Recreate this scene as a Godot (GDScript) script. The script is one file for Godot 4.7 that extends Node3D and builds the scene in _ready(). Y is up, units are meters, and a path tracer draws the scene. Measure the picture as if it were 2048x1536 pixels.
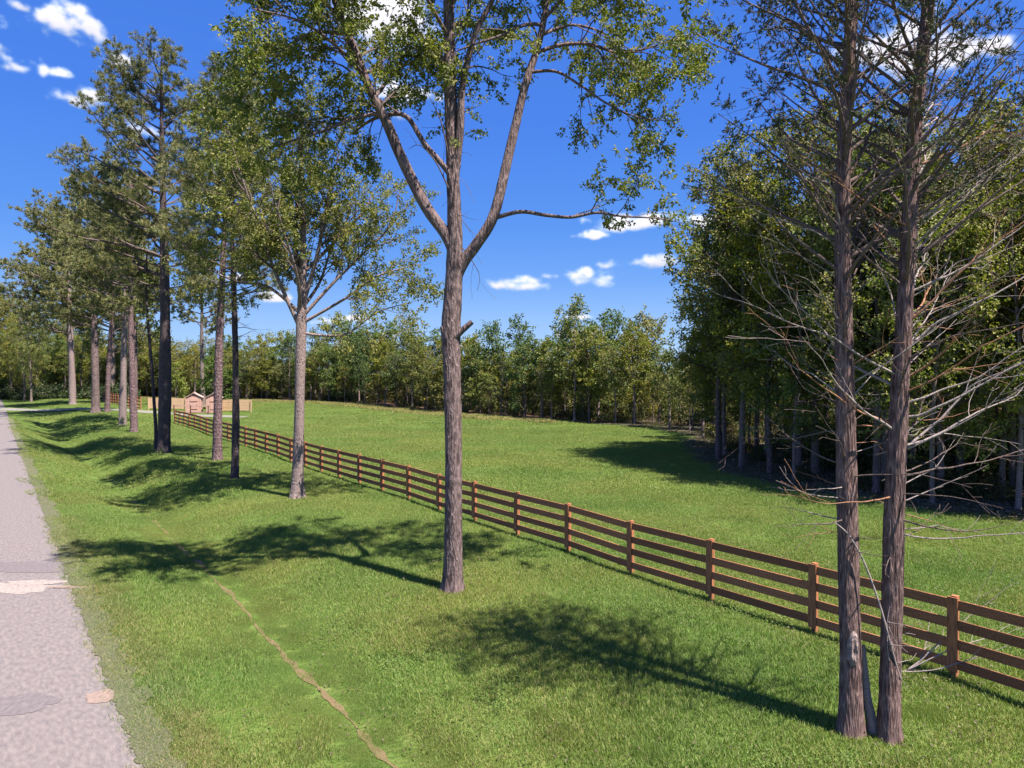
extends Node3D
# A lawn verge between a country road and a four-board fence, woods behind. Metres; depth from the viewer is -z.

const AX := -0.567   # unit vector along the road (x, depth)
const AD := 0.824

# ---------------------------------------------------------------- mesh builder
class MB:
	var v := PackedVector3Array()
	var n := PackedVector3Array()
	var c := PackedColorArray()
	var t := PackedVector2Array()
	var i := PackedInt32Array()
	func leaf(p: Vector3, d: Vector3, s: Vector3, lift: Vector3, l: float, w: float, col: Color) -> void:
		var b := v.size()
		var m := p + d * (l * 0.45)
		v.append(p); v.append(m + s * w + lift * (w * 0.5)); v.append(p + d * l); v.append(m - s * w + lift * (w * 0.5))
		c.append(col); c.append(col); c.append(col); c.append(col)
		i.append(b); i.append(b + 1); i.append(b + 2); i.append(b); i.append(b + 2); i.append(b + 3)
	func needle(p: Vector3, q: Vector3, s: Vector3, col: Color) -> void:
		var b := v.size()
		v.append(p - s); v.append(p + s); v.append(q)
		c.append(col); c.append(col); c.append(col)
		i.append(b); i.append(b + 1); i.append(b + 2)
	func tube(pts: PackedVector3Array, rad: PackedFloat32Array, sides: int, col := Color.WHITE, cap := true) -> void:
		var b := v.size()
		var cnt := pts.size()
		var prev := Vector3.RIGHT
		for k in cnt:
			var d := (pts[mini(k + 1, cnt - 1)] - pts[maxi(k - 1, 0)]).normalized()
			var sx := prev - d * prev.dot(d)
			if sx.length() < 0.05:
				sx = Vector3.FORWARD - d * d.z * -1.0
			sx = sx.normalized()
			prev = sx
			var sy := d.cross(sx)
			for q in sides:
				var a := TAU * q / sides
				var o := sx * cos(a) + sy * sin(a)
				v.append(pts[k] + o * rad[k]); n.append(o); c.append(col)
		for k in cnt - 1:
			for q in sides:
				var a0 := b + k * sides + q
				var a1 := b + k * sides + (q + 1) % sides
				i.append(a0); i.append(a0 + sides); i.append(a1)
				i.append(a1); i.append(a0 + sides); i.append(a1 + sides)
		if cap and rad[cnt - 1] > 0.012:
			var e := v.size()
			v.append(pts[cnt - 1]); n.append((pts[cnt - 1] - pts[cnt - 2]).normalized()); c.append(col)
			for q in sides:
				i.append(e); i.append(b + (cnt - 1) * sides + (q + 1) % sides); i.append(b + (cnt - 1) * sides + q)
	func quad(a: Vector3, b: Vector3, d: Vector3, e: Vector3, col := Color.WHITE) -> void:
		var k := v.size()
		v.append(a); v.append(b); v.append(d); v.append(e)
		c.append(col); c.append(col); c.append(col); c.append(col)
		i.append(k); i.append(k + 1); i.append(k + 2); i.append(k); i.append(k + 2); i.append(k + 3)
	func mesh() -> ArrayMesh:
		var a := []
		a.resize(Mesh.ARRAY_MAX)
		a[Mesh.ARRAY_VERTEX] = v
		if n.size() == v.size():
			a[Mesh.ARRAY_NORMAL] = n
		if c.size() == v.size():
			a[Mesh.ARRAY_COLOR] = c
		if t.size() == v.size():
			a[Mesh.ARRAY_TEX_UV] = t
		a[Mesh.ARRAY_INDEX] = i
		var m := ArrayMesh.new()
		m.add_surface_from_arrays(Mesh.PRIMITIVE_TRIANGLES, a)
		return m

var rng := RandomNumberGenerator.new()
var bump_noise := FastNoiseLite.new()
var fine_noise := FastNoiseLite.new()
var used := {}
var M := {}

func _ready() -> void:
	rng.seed = 4711
	set_camera_and_light()
	make_materials()
	var t0 := Time.get_ticks_msec()
	build_ground()
	build_road()
	build_forest_floor()
	print("ground ", Time.get_ticks_msec() - t0)
	build_fences()
	build_sheds()
	print("fences ", Time.get_ticks_msec() - t0)
	build_shade_tree()
	build_maple()
	build_cedars()
	print("near trees ", Time.get_ticks_msec() - t0)
	build_pines()
	print("pines ", Time.get_ticks_msec() - t0)
	build_woods()
	print("woods ", Time.get_ticks_msec() - t0)
	build_undergrowth()
	build_grass()
	build_litter()
	print("all ", Time.get_ticks_msec() - t0)

# ---------------------------------------------------------------- camera, sky, sun
func set_camera_and_light() -> void:
	var cam := Camera3D.new()
	cam.name = "camera"
	cam.fov = 2.0 * rad_to_deg(atan(768.0 / 1420.0))
	cam.position = Vector3(0, 5.14, 0)
	cam.rotation.x = -atan(22.0 / 1420.0)
	cam.near = 0.1
	cam.far = 2500.0
	add_child(cam)
	var env := Environment.new()
	env.background_mode = Environment.BG_SKY
	env.tonemap_mode = Environment.TONE_MAPPER_LINEAR
	env.tonemap_exposure = 2.85
	env.sdfgi_enabled = true
	env.ssao_enabled = true
	env.ssil_enabled = true
	var sky := Sky.new()
	var pm := PanoramaSkyMaterial.new()
	pm.panorama = sky_picture()
	sky.sky_material = pm
	env.sky = sky
	env.background_energy_multiplier = 0.45
	var we := WorldEnvironment.new()
	we.name = "world_environment"
	we.environment = env
	add_child(we)
	var sun := DirectionalLight3D.new()
	sun.name = "sun"
	sun.light_color = Color(1.0, 0.955, 0.89)
	sun.light_energy = 1.6
	sun.light_angular_distance = 0.5
	sun.shadow_enabled = true
	sun.sky_mode = DirectionalLight3D.SKY_MODE_LIGHT_ONLY
	add_child(sun)
	sun.look_at_from_position(Vector3.ZERO, Vector3(-0.366, -0.883, -0.296), Vector3.UP)

func sky_color(el: float) -> Color:
	# el in radians above the horizon; colours in sRGB
	var stops := [[-1.6, Color(0.62, 0.72, 0.82)], [-0.01, Color(0.68, 0.79, 0.91)], [0.03, Color(0.625, 0.76, 0.915)], [0.075, Color(0.545, 0.70, 0.905)], [0.13, Color(0.42, 0.61, 0.885)], [0.20, Color(0.335, 0.545, 0.865)], [0.33, Color(0.275, 0.478, 0.84)], [0.5, Color(0.25, 0.445, 0.81)], [0.9, Color(0.22, 0.40, 0.75)], [1.6, Color(0.2, 0.37, 0.70)]]
	for k in stops.size() - 1:
		if el <= stops[k + 1][0]:
			var f: float = (el - stops[k][0]) / (stops[k + 1][0] - stops[k][0])
			return (stops[k][1] as Color).lerp(stops[k + 1][1], clampf(f, 0, 1))
	return stops[-1][1]

func sky_picture() -> ImageTexture:
	var w := 4096
	var h := 2048
	var im := Image.create(w, h, false, Image.FORMAT_RGB8)
	for y in h:
		im.fill_rect(Rect2i(0, y, w, 1), sky_color((0.5 - (y + 0.5) / h) * PI))
	var puff := FastNoiseLite.new()
	puff.seed = 5
	puff.noise_type = FastNoiseLite.TYPE_SIMPLEX_SMOOTH
	puff.fractal_octaves = 6
	puff.fractal_gain = 0.55
	puff.frequency = 0.012
	# clouds: bearing and height of the centre, half sizes (degrees), raggedness
	var list := [[-31.9, 22.4, 2.2, 1.35, 0.9], [-34.6, 22.9, 1.1, 0.45, 0.9], [-35.8, 20.8, 0.6, 1.0, 0.9], [-35.0, 19.5, 1.0, 0.6, 1.2], [-33.4, 19.6, 0.35, 0.6, 1.0], [-32.6, 19.5, 0.8, 0.35, 1.1], [-31.0, 18.3, 1.7, 0.8, 1.0], [-28.2, 16.8, 2.5, 0.5, 0.9], [-29.0, 20.9, 1.2, 0.5, 0.9], [-13.3, 24.8, 7.6, 4.3, 0.7], [-9.0, 20.5, 2.6, 1.5, 0.9], [-17.6, 28.5, 3.2, 1.6, 0.9], [-1.0, 28.8, 4.6, 1.3, 0.6], [29.0, 21.6, 5.2, 2.3, 0.6], [33.4, 20.6, 1.9, 0.7, 0.8], [1.1, 7.0, 2.9, 0.75, 0.35], [4.1, 7.9, 2.3, 0.62, 0.4], [7.8, 7.5, 3.0, 1.1, 0.35], [10.2, 8.6, 2.9, 0.6, 0.5], [5.3, 4.5, 1.6, 0.32, 0.4], [5.5, 3.2, 2.0, 0.6, 0.4], [8.0, 3.0, 1.8, 0.5, 0.5], [9.9, 11.6, 3.6, 0.9, 0.5], [6.2, 10.8, 1.7, 0.35, 0.6], [5.6, 11.9, 1.1, 0.35, 0.7], [-19.7, 5.8, 2.4, 0.55, 0.5], [-13.1, 4.0, 2.6, 0.5, 0.5], [-9.7, 3.0, 1.7, 0.25, 0.5], [-21.0, 7.1, 1.4, 0.3, 0.6], [17.0, 11.5, 3.0, 0.7, 0.6], [-40.5, 14, 3, 0.9, 0.7], [41, 13, 3.5, 1.1, 0.7]]
	var r := RandomNumberGenerator.new()
	r.seed = 77
	for k in 72:   # the same fair-weather clouds go on all round
		var b := r.randf_range(48, 312)
		var e := 2.0 + 60.0 * pow(r.randf(), 1.5)
		var s := r.randf_range(0.8, 1.6) * (0.5 + e / 22.0)
		list.append([b, e, s * 2.6 / maxf(cos(deg_to_rad(e)), 0.4), s * 0.9, r.randf_range(0.4, 0.9)])
	var ppd := w / 360.0
	for q in list.size():
		var cl: Array = list[q]
		var cx: float = cl[0] * ppd
		var cy: float = h * 0.5 - cl[1] * ppd
		var hw: float = cl[2] * ppd
		var hh: float = cl[3] * ppd
		var rag: float = cl[4]
		var nscale := clampf(60.0 / hw, 0.5, 2.6)
		for y in range(int(cy - hh * 1.9), int(cy + hh * 1.6) + 1):
			for x in range(int(cx - hw * 1.5), int(cx + hw * 1.5) + 1):
				var dx := (x - cx) / hw
				var dy := (y - cy) / hh
				var ey := dy * 0.85 if dy < 0 else dy * 1.5
				var no := puff.get_noise_3d(x * nscale, y * nscale * 1.6, q * 37.0)
				var f := 1.0 - dx * dx - ey * ey + no * (1.5 + rag * 1.7) - 0.1
				if f <= 0.0:
					continue
				var a := smoothstep(0.0, 0.85 + rag * 0.8, f) * 0.97
				var lit := clampf(0.93 + 0.10 * puff.get_noise_3d(x * nscale * 0.7 + 300, y * nscale, q) - 0.09 * clampf(dy, -0.6, 1), 0, 1)
				var xx := posmod(x, w)
				im.set_pixel(xx, y, im.get_pixel(xx, y).lerp(Color(lit, lit * 0.985, minf(lit * 1.02, 1.0)), a))
	return ImageTexture.create_from_image(im)

# ---------------------------------------------------------------- naming helpers
func numbered(called: String) -> String:
	if not used.has(called):
		used[called] = 0
		return called
	used[called] += 1
	return "%s_%03d" % [called, used[called]]

func thing(called: String, label: String, category: String, at := Vector3.ZERO, turn := 0.0, group := "") -> Node3D:
	var o := Node3D.new()
	o.name = numbered(called)
	add_child(o)
	o.position = at
	o.rotation.y = turn
	o.set_meta("label", label)
	o.set_meta("category", category)
	if group:
		o.set_meta("group", group)
	return o

func part(called: String, m: Mesh, mat: Material, parent: Node) -> MeshInstance3D:
	var o := MeshInstance3D.new()
	o.name = called
	o.mesh = m
	o.material_override = mat
	parent.add_child(o, true)
	return o

func stuff_part(called: String, m: Mesh, mat_: Material, parent: Node) -> void:
	part(called, m, mat_, parent).set_meta("kind", "stuff")

func structure(called: String, m: Mesh, mat: Material) -> MeshInstance3D:
	var o := part(numbered(called), m, mat, self)
	o.set_meta("kind", "structure")
	return o

func rv(k := 1.0) -> Vector3:
	return Vector3(rng.randf_range(-k, k), rng.randf_range(-k, k), rng.randf_range(-k, k))

const ORD := ["first", "second", "third", "fourth", "fifth", "sixth", "seventh", "eighth", "ninth", "tenth", "eleventh", "twelfth", "thirteenth", "fourteenth", "fifteenth", "sixteenth", "seventeenth", "eighteenth", "nineteenth"]
const TENS := ["", "", "twenty", "thirty", "forty", "fifty", "sixty", "seventy", "eighty", "ninety"]
const TENTH := ["", "", "twentieth", "thirtieth", "fortieth", "fiftieth", "sixtieth", "seventieth", "eightieth", "ninetieth"]
func ordinal(k: int) -> String:
	if k < 19:
		return ORD[k]
	var m := k + 1
	if m % 10 == 0:
		return TENTH[m / 10]
	return TENS[m / 10] + "-" + ORD[m % 10 - 1]

# ---------------------------------------------------------------- materials
func noise_tex(kind: int, freq: float, seed_: int, ramp: Array, size := 512, fractal := FastNoiseLite.FRACTAL_FBM, oct := 4) -> NoiseTexture2D:
	var f := FastNoiseLite.new()
	f.noise_type = kind
	f.frequency = freq
	f.seed = seed_
	f.fractal_type = fractal
	f.fractal_octaves = oct
	var t := NoiseTexture2D.new()
	t.width = size
	t.height = size
	t.seamless = true
	t.noise = f
	if ramp:
		var g := Gradient.new()
		g.offsets = PackedFloat32Array(ramp.map(func(e): return e[0]))
		g.colors = PackedColorArray(ramp.map(func(e): return e[1]))
		t.color_ramp = g
	return t

func mat(rough: float, col := Color.WHITE, vertex := false) -> StandardMaterial3D:
	var m := StandardMaterial3D.new()
	m.roughness = rough
	m.metallic_specular = 0.3
	m.albedo_color = col
	m.vertex_color_use_as_albedo = vertex
	m.cull_mode = BaseMaterial3D.CULL_DISABLED
	return m

func bark(dark: Color, light: Color, scale: Vector3, relief: float, seed_: int, plates := false) -> StandardMaterial3D:
	var m := mat(0.95)
	m.metallic_specular = 0.15
	var mid := dark.lerp(light, 0.55)
	var kind := FastNoiseLite.TYPE_CELLULAR if plates else FastNoiseLite.TYPE_SIMPLEX_SMOOTH
	m.albedo_texture = noise_tex(kind, 0.03 if plates else 0.016, seed_, [[0.0, dark], [0.35, dark.lerp(mid, 0.6)], [0.6, mid], [1.0, light]], 512, FastNoiseLite.FRACTAL_FBM if plates else FastNoiseLite.FRACTAL_RIDGED, 4)
	m.heightmap_enabled = true
	m.heightmap_texture = noise_tex(kind, 0.03 if plates else 0.016, seed_, [], 512, FastNoiseLite.FRACTAL_FBM if plates else FastNoiseLite.FRACTAL_RIDGED, 4)
	m.heightmap_scale = relief
	m.uv1_triplanar = true
	m.uv1_world_triplanar = true
	m.uv1_scale = scale
	return m

func wood(base: Color, seed_: int, scale := Vector3(0.5, 6, 0.5)) -> StandardMaterial3D:
	var m := mat(0.8)
	m.albedo_texture = noise_tex(FastNoiseLite.TYPE_SIMPLEX_SMOOTH, 0.02, seed_, [[0.0, base.darkened(0.42)], [0.45, base.darkened(0.08)], [0.7, base], [1.0, base.lightened(0.14)]], 256)
	m.heightmap_enabled = true
	m.heightmap_texture = noise_tex(FastNoiseLite.TYPE_SIMPLEX_SMOOTH, 0.02, seed_, [], 256)
	m.heightmap_scale = 0.25
	m.uv1_triplanar = true
	m.uv1_scale = scale
	return m

func leafmat(back: Color, rough := 0.55) -> StandardMaterial3D:
	var m := mat(rough, Color.WHITE, true)
	m.backlight_enabled = true
	m.backlight = back
	m.metallic_specular = 0.4
	return m

func srgb(r: float, g: float, b: float) -> Color:   # linear base colour -> sRGB
	return Color(r, g, b).linear_to_srgb()

func make_materials() -> void:
	bump_noise.seed = 3
	bump_noise.frequency = 0.09
	bump_noise.fractal_octaves = 3
	fine_noise.seed = 9
	fine_noise.frequency = 0.5
	fine_noise.fractal_octaves = 3
	var g := mat(0.95)
	g.metallic_specular = 0.1
	g.albedo_texture = noise_tex(FastNoiseLite.TYPE_SIMPLEX_SMOOTH, 0.02, 1, [[0.0, srgb(0.065, 0.105, 0.03)], [0.4, srgb(0.088, 0.136, 0.037)], [0.65, srgb(0.11, 0.155, 0.045)], [1.0, srgb(0.155, 0.165, 0.07)]], 1024, FastNoiseLite.FRACTAL_FBM, 6)
	g.uv1_triplanar = true
	g.uv1_world_triplanar = true
	g.uv1_scale = Vector3(0.11, 0.11, 0.11)
	g.detail_enabled = true
	g.detail_blend_mode = BaseMaterial3D.BLEND_MODE_MUL
	g.detail_uv_layer = BaseMaterial3D.DETAIL_UV_2
	g.uv2_triplanar = true
	g.uv2_world_triplanar = true
	g.uv2_scale = Vector3(0.031, 0.031, 0.031)
	g.detail_albedo = noise_tex(FastNoiseLite.TYPE_SIMPLEX_SMOOTH, 0.02, 12, [[0.0, Color(0.8, 0.84, 0.75)], [0.5, Color(0.94, 0.95, 0.9)], [1.0, Color(1, 1, 1)]], 512)
	g.heightmap_enabled = true
	g.heightmap_texture = noise_tex(FastNoiseLite.TYPE_SIMPLEX, 0.15, 2, [], 512)
	g.heightmap_scale = 6.0
	M.ground = g
	var rd := mat(0.92)
	rd.albedo_texture = noise_tex(FastNoiseLite.TYPE_SIMPLEX_SMOOTH, 0.02, 21, [[0.0, srgb(0.15, 0.136, 0.144)], [0.4, srgb(0.195, 0.177, 0.185)], [0.62, srgb(0.22, 0.197, 0.201)], [1.0, srgb(0.28, 0.248, 0.243)]], 1024, FastNoiseLite.FRACTAL_FBM, 6)
	rd.uv1_scale = Vector3(0.5, 0.2, 1)
	rd.heightmap_enabled = true
	rd.heightmap_texture = noise_tex(FastNoiseLite.TYPE_SIMPLEX, 0.2, 22, [], 1024)
	rd.heightmap_scale = 0.35
	rd.detail_enabled = true
	rd.detail_blend_mode = BaseMaterial3D.BLEND_MODE_MUL
	rd.detail_uv_layer = BaseMaterial3D.DETAIL_UV_2
	rd.uv2_triplanar = true
	rd.uv2_world_triplanar = true
	rd.uv2_scale = Vector3(1.1, 1.1, 1.1)
	rd.detail_albedo = noise_tex(FastNoiseLite.TYPE_SIMPLEX, 0.06, 23, [[0.0, Color(0.62, 0.61, 0.63)], [0.42, Color(0.85, 0.84, 0.85)], [0.6, Color(0.96, 0.95, 0.95)], [1.0, Color(1, 1, 1)]], 1024, FastNoiseLite.FRACTAL_FBM, 5)
	M.road = rd
	var pt := rd.duplicate()
	pt.albedo_texture = noise_tex(FastNoiseLite.TYPE_SIMPLEX_SMOOTH, 0.05, 24, [[0.0, srgb(0.24, 0.215, 0.21)], [0.6, srgb(0.35, 0.31, 0.295)], [1.0, srgb(0.44, 0.39, 0.37)]], 512)
	M.patch = pt
	var pd := rd.duplicate()
	pd.albedo_texture = noise_tex(FastNoiseLite.TYPE_SIMPLEX_SMOOTH, 0.05, 25, [[0.0, srgb(0.145, 0.132, 0.142)], [0.6, srgb(0.185, 0.168, 0.18)], [1.0, srgb(0.235, 0.212, 0.222)]], 512)
	M.patch_dark = pd
	var clay := rd.duplicate()
	clay.albedo_texture = noise_tex(FastNoiseLite.TYPE_SIMPLEX_SMOOTH, 0.05, 26, [[0.0, srgb(0.23, 0.19, 0.18)], [0.6, srgb(0.29, 0.22, 0.195)], [1.0, srgb(0.37, 0.28, 0.24)]], 512)
	M.clay = clay
	var di := mat(0.95)
	di.albedo_texture = noise_tex(FastNoiseLite.TYPE_SIMPLEX_SMOOTH, 0.05, 31, [[0.0, srgb(0.13, 0.10, 0.05)], [0.5, srgb(0.20, 0.15, 0.08)], [1.0, srgb(0.29, 0.225, 0.13)]], 512)
	di.uv1_triplanar = true
	di.uv1_world_triplanar = true
	di.uv1_scale = Vector3(1.2, 1.2, 1.2)
	di.heightmap_enabled = true
	di.heightmap_texture = noise_tex(FastNoiseLite.TYPE_SIMPLEX, 0.1, 32, [], 512)
	di.heightmap_scale = 2.0
	M.dirt = di
	var gv := di.duplicate()
	gv.albedo_texture = noise_tex(FastNoiseLite.TYPE_SIMPLEX_SMOOTH, 0.05, 33, [[0.0, srgb(0.11, 0.12, 0.09)], [0.45, srgb(0.19, 0.19, 0.165)], [1.0, srgb(0.29, 0.275, 0.255)]], 512)
	M.gravel = gv
	var sh := di.duplicate()
	sh.albedo_texture = noise_tex(FastNoiseLite.TYPE_SIMPLEX_SMOOTH, 0.04, 35, [[0.0, srgb(0.075, 0.10, 0.04)], [0.42, srgb(0.10, 0.125, 0.055)], [0.6, srgb(0.16, 0.15, 0.105)], [1.0, srgb(0.26, 0.235, 0.2)]], 512, FastNoiseLite.FRACTAL_FBM, 6)
	M.shoulder = sh
	var fl := di.duplicate()
	fl.albedo_texture = noise_tex(FastNoiseLite.TYPE_CELLULAR, 0.06, 34, [[0.0, srgb(0.07, 0.045, 0.034)], [0.4, srgb(0.16, 0.10, 0.072)], [0.7, srgb(0.25, 0.165, 0.125)], [1.0, srgb(0.34, 0.25, 0.2)]], 512)
	fl.heightmap_scale = 8.0
	M.litter_floor = fl
	M.bark_grey = bark(srgb(0.028, 0.02, 0.021), srgb(0.33, 0.25, 0.25), Vector3(1.1, 0.22, 1.1), 5.0, 41)
	M.bark_pale = bark(srgb(0.09, 0.068, 0.068), srgb(0.40, 0.315, 0.31), Vector3(1.3, 0.5, 1.3), 3.5, 42)
	M.bark_dark = bark(srgb(0.03, 0.024, 0.026), srgb(0.18, 0.14, 0.15), Vector3(1.6, 0.5, 1.6), 5.0, 43)
	M.bark_cedar = bark(srgb(0.03, 0.018, 0.018), srgb(0.39, 0.275, 0.265), Vector3(2.6, 0.24, 2.6), 3.0, 44)
	M.bark_pine = bark(srgb(0.035, 0.022, 0.026), srgb(0.46, 0.33, 0.34), Vector3(0.8, 0.45, 0.8), 6.0, 45, true)
	M.bark_wood = bark(srgb(0.06, 0.048, 0.045), srgb(0.34, 0.275, 0.26), Vector3(1.4, 0.4, 1.4), 4.0, 46)
	M.twig_grey = bark(srgb(0.13, 0.105, 0.105), srgb(0.42, 0.365, 0.365), Vector3(3, 3, 3), 1.0, 47)
	M.twig_red = bark(srgb(0.14, 0.07, 0.045), srgb(0.42, 0.24, 0.155), Vector3(3, 3, 3), 1.0, 49)
	M.twig_brown = bark(srgb(0.05, 0.038, 0.036), srgb(0.22, 0.17, 0.165), Vector3(3, 3, 3), 1.0, 48)
	M.scar = wood(srgb(0.36, 0.31, 0.31), 50)
	var b := Color(0.78, 0.86, 0.35)
	M.leaf_a = leafmat(b)
	M.leaf_b = leafmat(b)
	M.leaf_b.albedo_color = Color(0.97, 0.96, 0.88)
	M.leaf_c = leafmat(b)
	M.leaf_c.albedo_color = Color(0.78, 0.88, 0.9)
	M.leaf_d = leafmat(b)
	M.leaf_d.albedo_color = Color(1.0, 0.97, 0.72)
	M.needle = leafmat(Color(0.45, 0.5, 0.25), 0.6)
	M.cedar_leaf = leafmat(Color(0.45, 0.5, 0.25), 0.6)
	M.grass = leafmat(Color(0.75, 0.85, 0.35), 0.6)
	M.fence = []
	for k in 4:
		M.fence.append(wood(srgb(0.40, 0.168, 0.088).darkened(0.07 * k), 60 + k, Vector3(0.35, 5, 5)))
	M.post = wood(srgb(0.38, 0.16, 0.08), 66, Vector3(6, 0.5, 6))
	M.pale_wood = wood(srgb(0.56, 0.38, 0.25), 67, Vector3(0.4, 4, 4))
	M.pink_wood = wood(srgb(0.50, 0.31, 0.27), 68, Vector3(5, 0.5, 5))
	M.shed_roof = wood(srgb(0.52, 0.36, 0.33), 69, Vector3(2, 2, 2))
	M.dark_wood = wood(srgb(0.13, 0.065, 0.05), 70, Vector3(5, 0.5, 5))

# ---------------------------------------------------------------- terrain
func uv_of(x: float, d: float) -> Vector2:   # (along the road, across it towards the field)
	return Vector2(AX * x + AD * d, AD * x - AX * d)

func at_uv(u: float, w: float) -> Vector2:   # back to (x, depth)
	return Vector2(AX * u + AD * w, AD * u - AX * w)

func road_edge(u: float) -> float:
	return 1.6 - 0.031 * u

func hgt(x: float, d: float) -> float:
	var q := uv_of(x, d)
	var t := q.y - road_edge(q.x)
	var dd := lerpf(0.22, 0.85, smoothstep(15.0, 48.0, q.x)) * (1.0 - smoothstep(88.0, 98.0, q.x)) * smoothstep(-10.0, 8.0, q.x)
	var k := (t - 3.4) / (1.5 if t < 3.4 else 1.9)
	var y := -dd * exp(-k * k)
	y += 0.5 * smoothstep(80.0, 105.0, q.x) * smoothstep(3.0, 9.0, t)
	var amp := smoothstep(0.3, 3.0, t)
	if t < 0.0:
		amp = smoothstep(6.2, 9.0, -t)
	y += amp * 0.09 * bump_noise.get_noise_2d(x, d)
	return y

func gp(x: float, d: float, up := 0.0) -> Vector3:
	return Vector3(x, hgt(x, d) + up, -d)

func spaced(lo: float, a: float, b: float, hi: float, step: float) -> PackedFloat32Array:
	var out := PackedFloat32Array()
	var s := step
	var x := a
	var left := []
	while x > lo:
		s *= 1.25
		x -= s
		left.append(x)
	left.reverse()
	for e in left:
		out.append(e)
	x = a
	while x < b:
		out.append(x)
		x += step
	s = step
	while x < hi:
		out.append(x)
		s *= 1.25
		x += s
	out.append(x)
	return out

func build_ground() -> void:
	var xs := spaced(-900, -70, 26, 900, 0.5)
	var ds := spaced(-120, 4, 112, 1500, 0.5)
	var m := MB.new()
	var w := xs.size()
	for d in ds:
		for x in xs:
			m.v.append(Vector3(x, hgt(x, d), -d))
	for k in ds.size():
		for j in w:
			var jl := maxi(j - 1, 0)
			var jr := mini(j + 1, w - 1)
			var kl := maxi(k - 1, 0)
			var kr := mini(k + 1, ds.size() - 1)
			var ex := m.v[k * w + jr] - m.v[k * w + jl]
			var ed := m.v[kr * w + j] - m.v[kl * w + j]
			m.n.append(ex.cross(ed).normalized())
	for k in ds.size() - 1:
		for j in w - 1:
			var a := k * w + j
			m.i.append(a); m.i.append(a + w); m.i.append(a + 1)
			m.i.append(a + 1); m.i.append(a + w); m.i.append(a + w + 1)
	structure("ground", m.mesh(), M.ground)

func ribbon(left: PackedVector2Array, right: PackedVector2Array, lift: float, across: int, uvs := false) -> MB:
	# a sheet between two lines of (x, depth) points that follows the terrain
	var m := MB.new()
	var run := 0.0
	for k in left.size():
		if k > 0:
			run += left[k].distance_to(left[k - 1])
		for j in across + 1:
			var p := left[k].lerp(right[k], float(j) / across)
			m.v.append(gp(p.x, p.y, lift))
			if uvs:
				m.t.append(Vector2(j * left[k].distance_to(right[k]) / across, run))
	for k in left.size():
		for j in across + 1:
			var w := across + 1
			var ex := m.v[k * w + mini(j + 1, across)] - m.v[k * w + maxi(j - 1, 0)]
			var ed := m.v[mini(k + 1, left.size() - 1) * w + j] - m.v[maxi(k - 1, 0) * w + j]
			var nn := ex.cross(ed).normalized()
			m.n.append(nn if nn.y > 0 else -nn)
	for k in left.size() - 1:
		for j in across:
			var a := k * (across + 1) + j
			m.i.append(a); m.i.append(a + across + 1); m.i.append(a + 1)
			m.i.append(a + 1); m.i.append(a + across + 1); m.i.append(a + across + 2)
	return m

func blob(x: float, d: float, rx: float, rd: float, lift: float, seed_: int) -> ArrayMesh:
	# an irregular patch lying on the road
	var m := MB.new()
	m.v.append(gp(x, d, lift))
	m.n.append(Vector3.UP)
	m.t.append(Vector2(x, d))
	var cnt := 72
	for k in cnt:
		var a := TAU * k / cnt
		var f := 1.0 + 0.45 * fine_noise.get_noise_2d(cos(a) * 2.0 + seed_ * 7.3, sin(a) * 2.0) + 0.16 * fine_noise.get_noise_2d(cos(a) * 6.0 + seed_ * 3.1, sin(a) * 6.0)
		var p := Vector2(x + rx * f * cos(a), d + rd * f * sin(a))
		m.v.append(gp(p.x, p.y, lift)); m.n.append(Vector3.UP)
		m.t.append(p)
		m.i.append(0); m.i.append(1 + (k + 1) % cnt); m.i.append(1 + k)
	return m.mesh()

func path_mid(u: float) -> float:
	return road_edge(u) + 2.72 + 0.030 * (u - 8.0) + 0.10 * fine_noise.get_noise_1d(u * 0.5)

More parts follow.
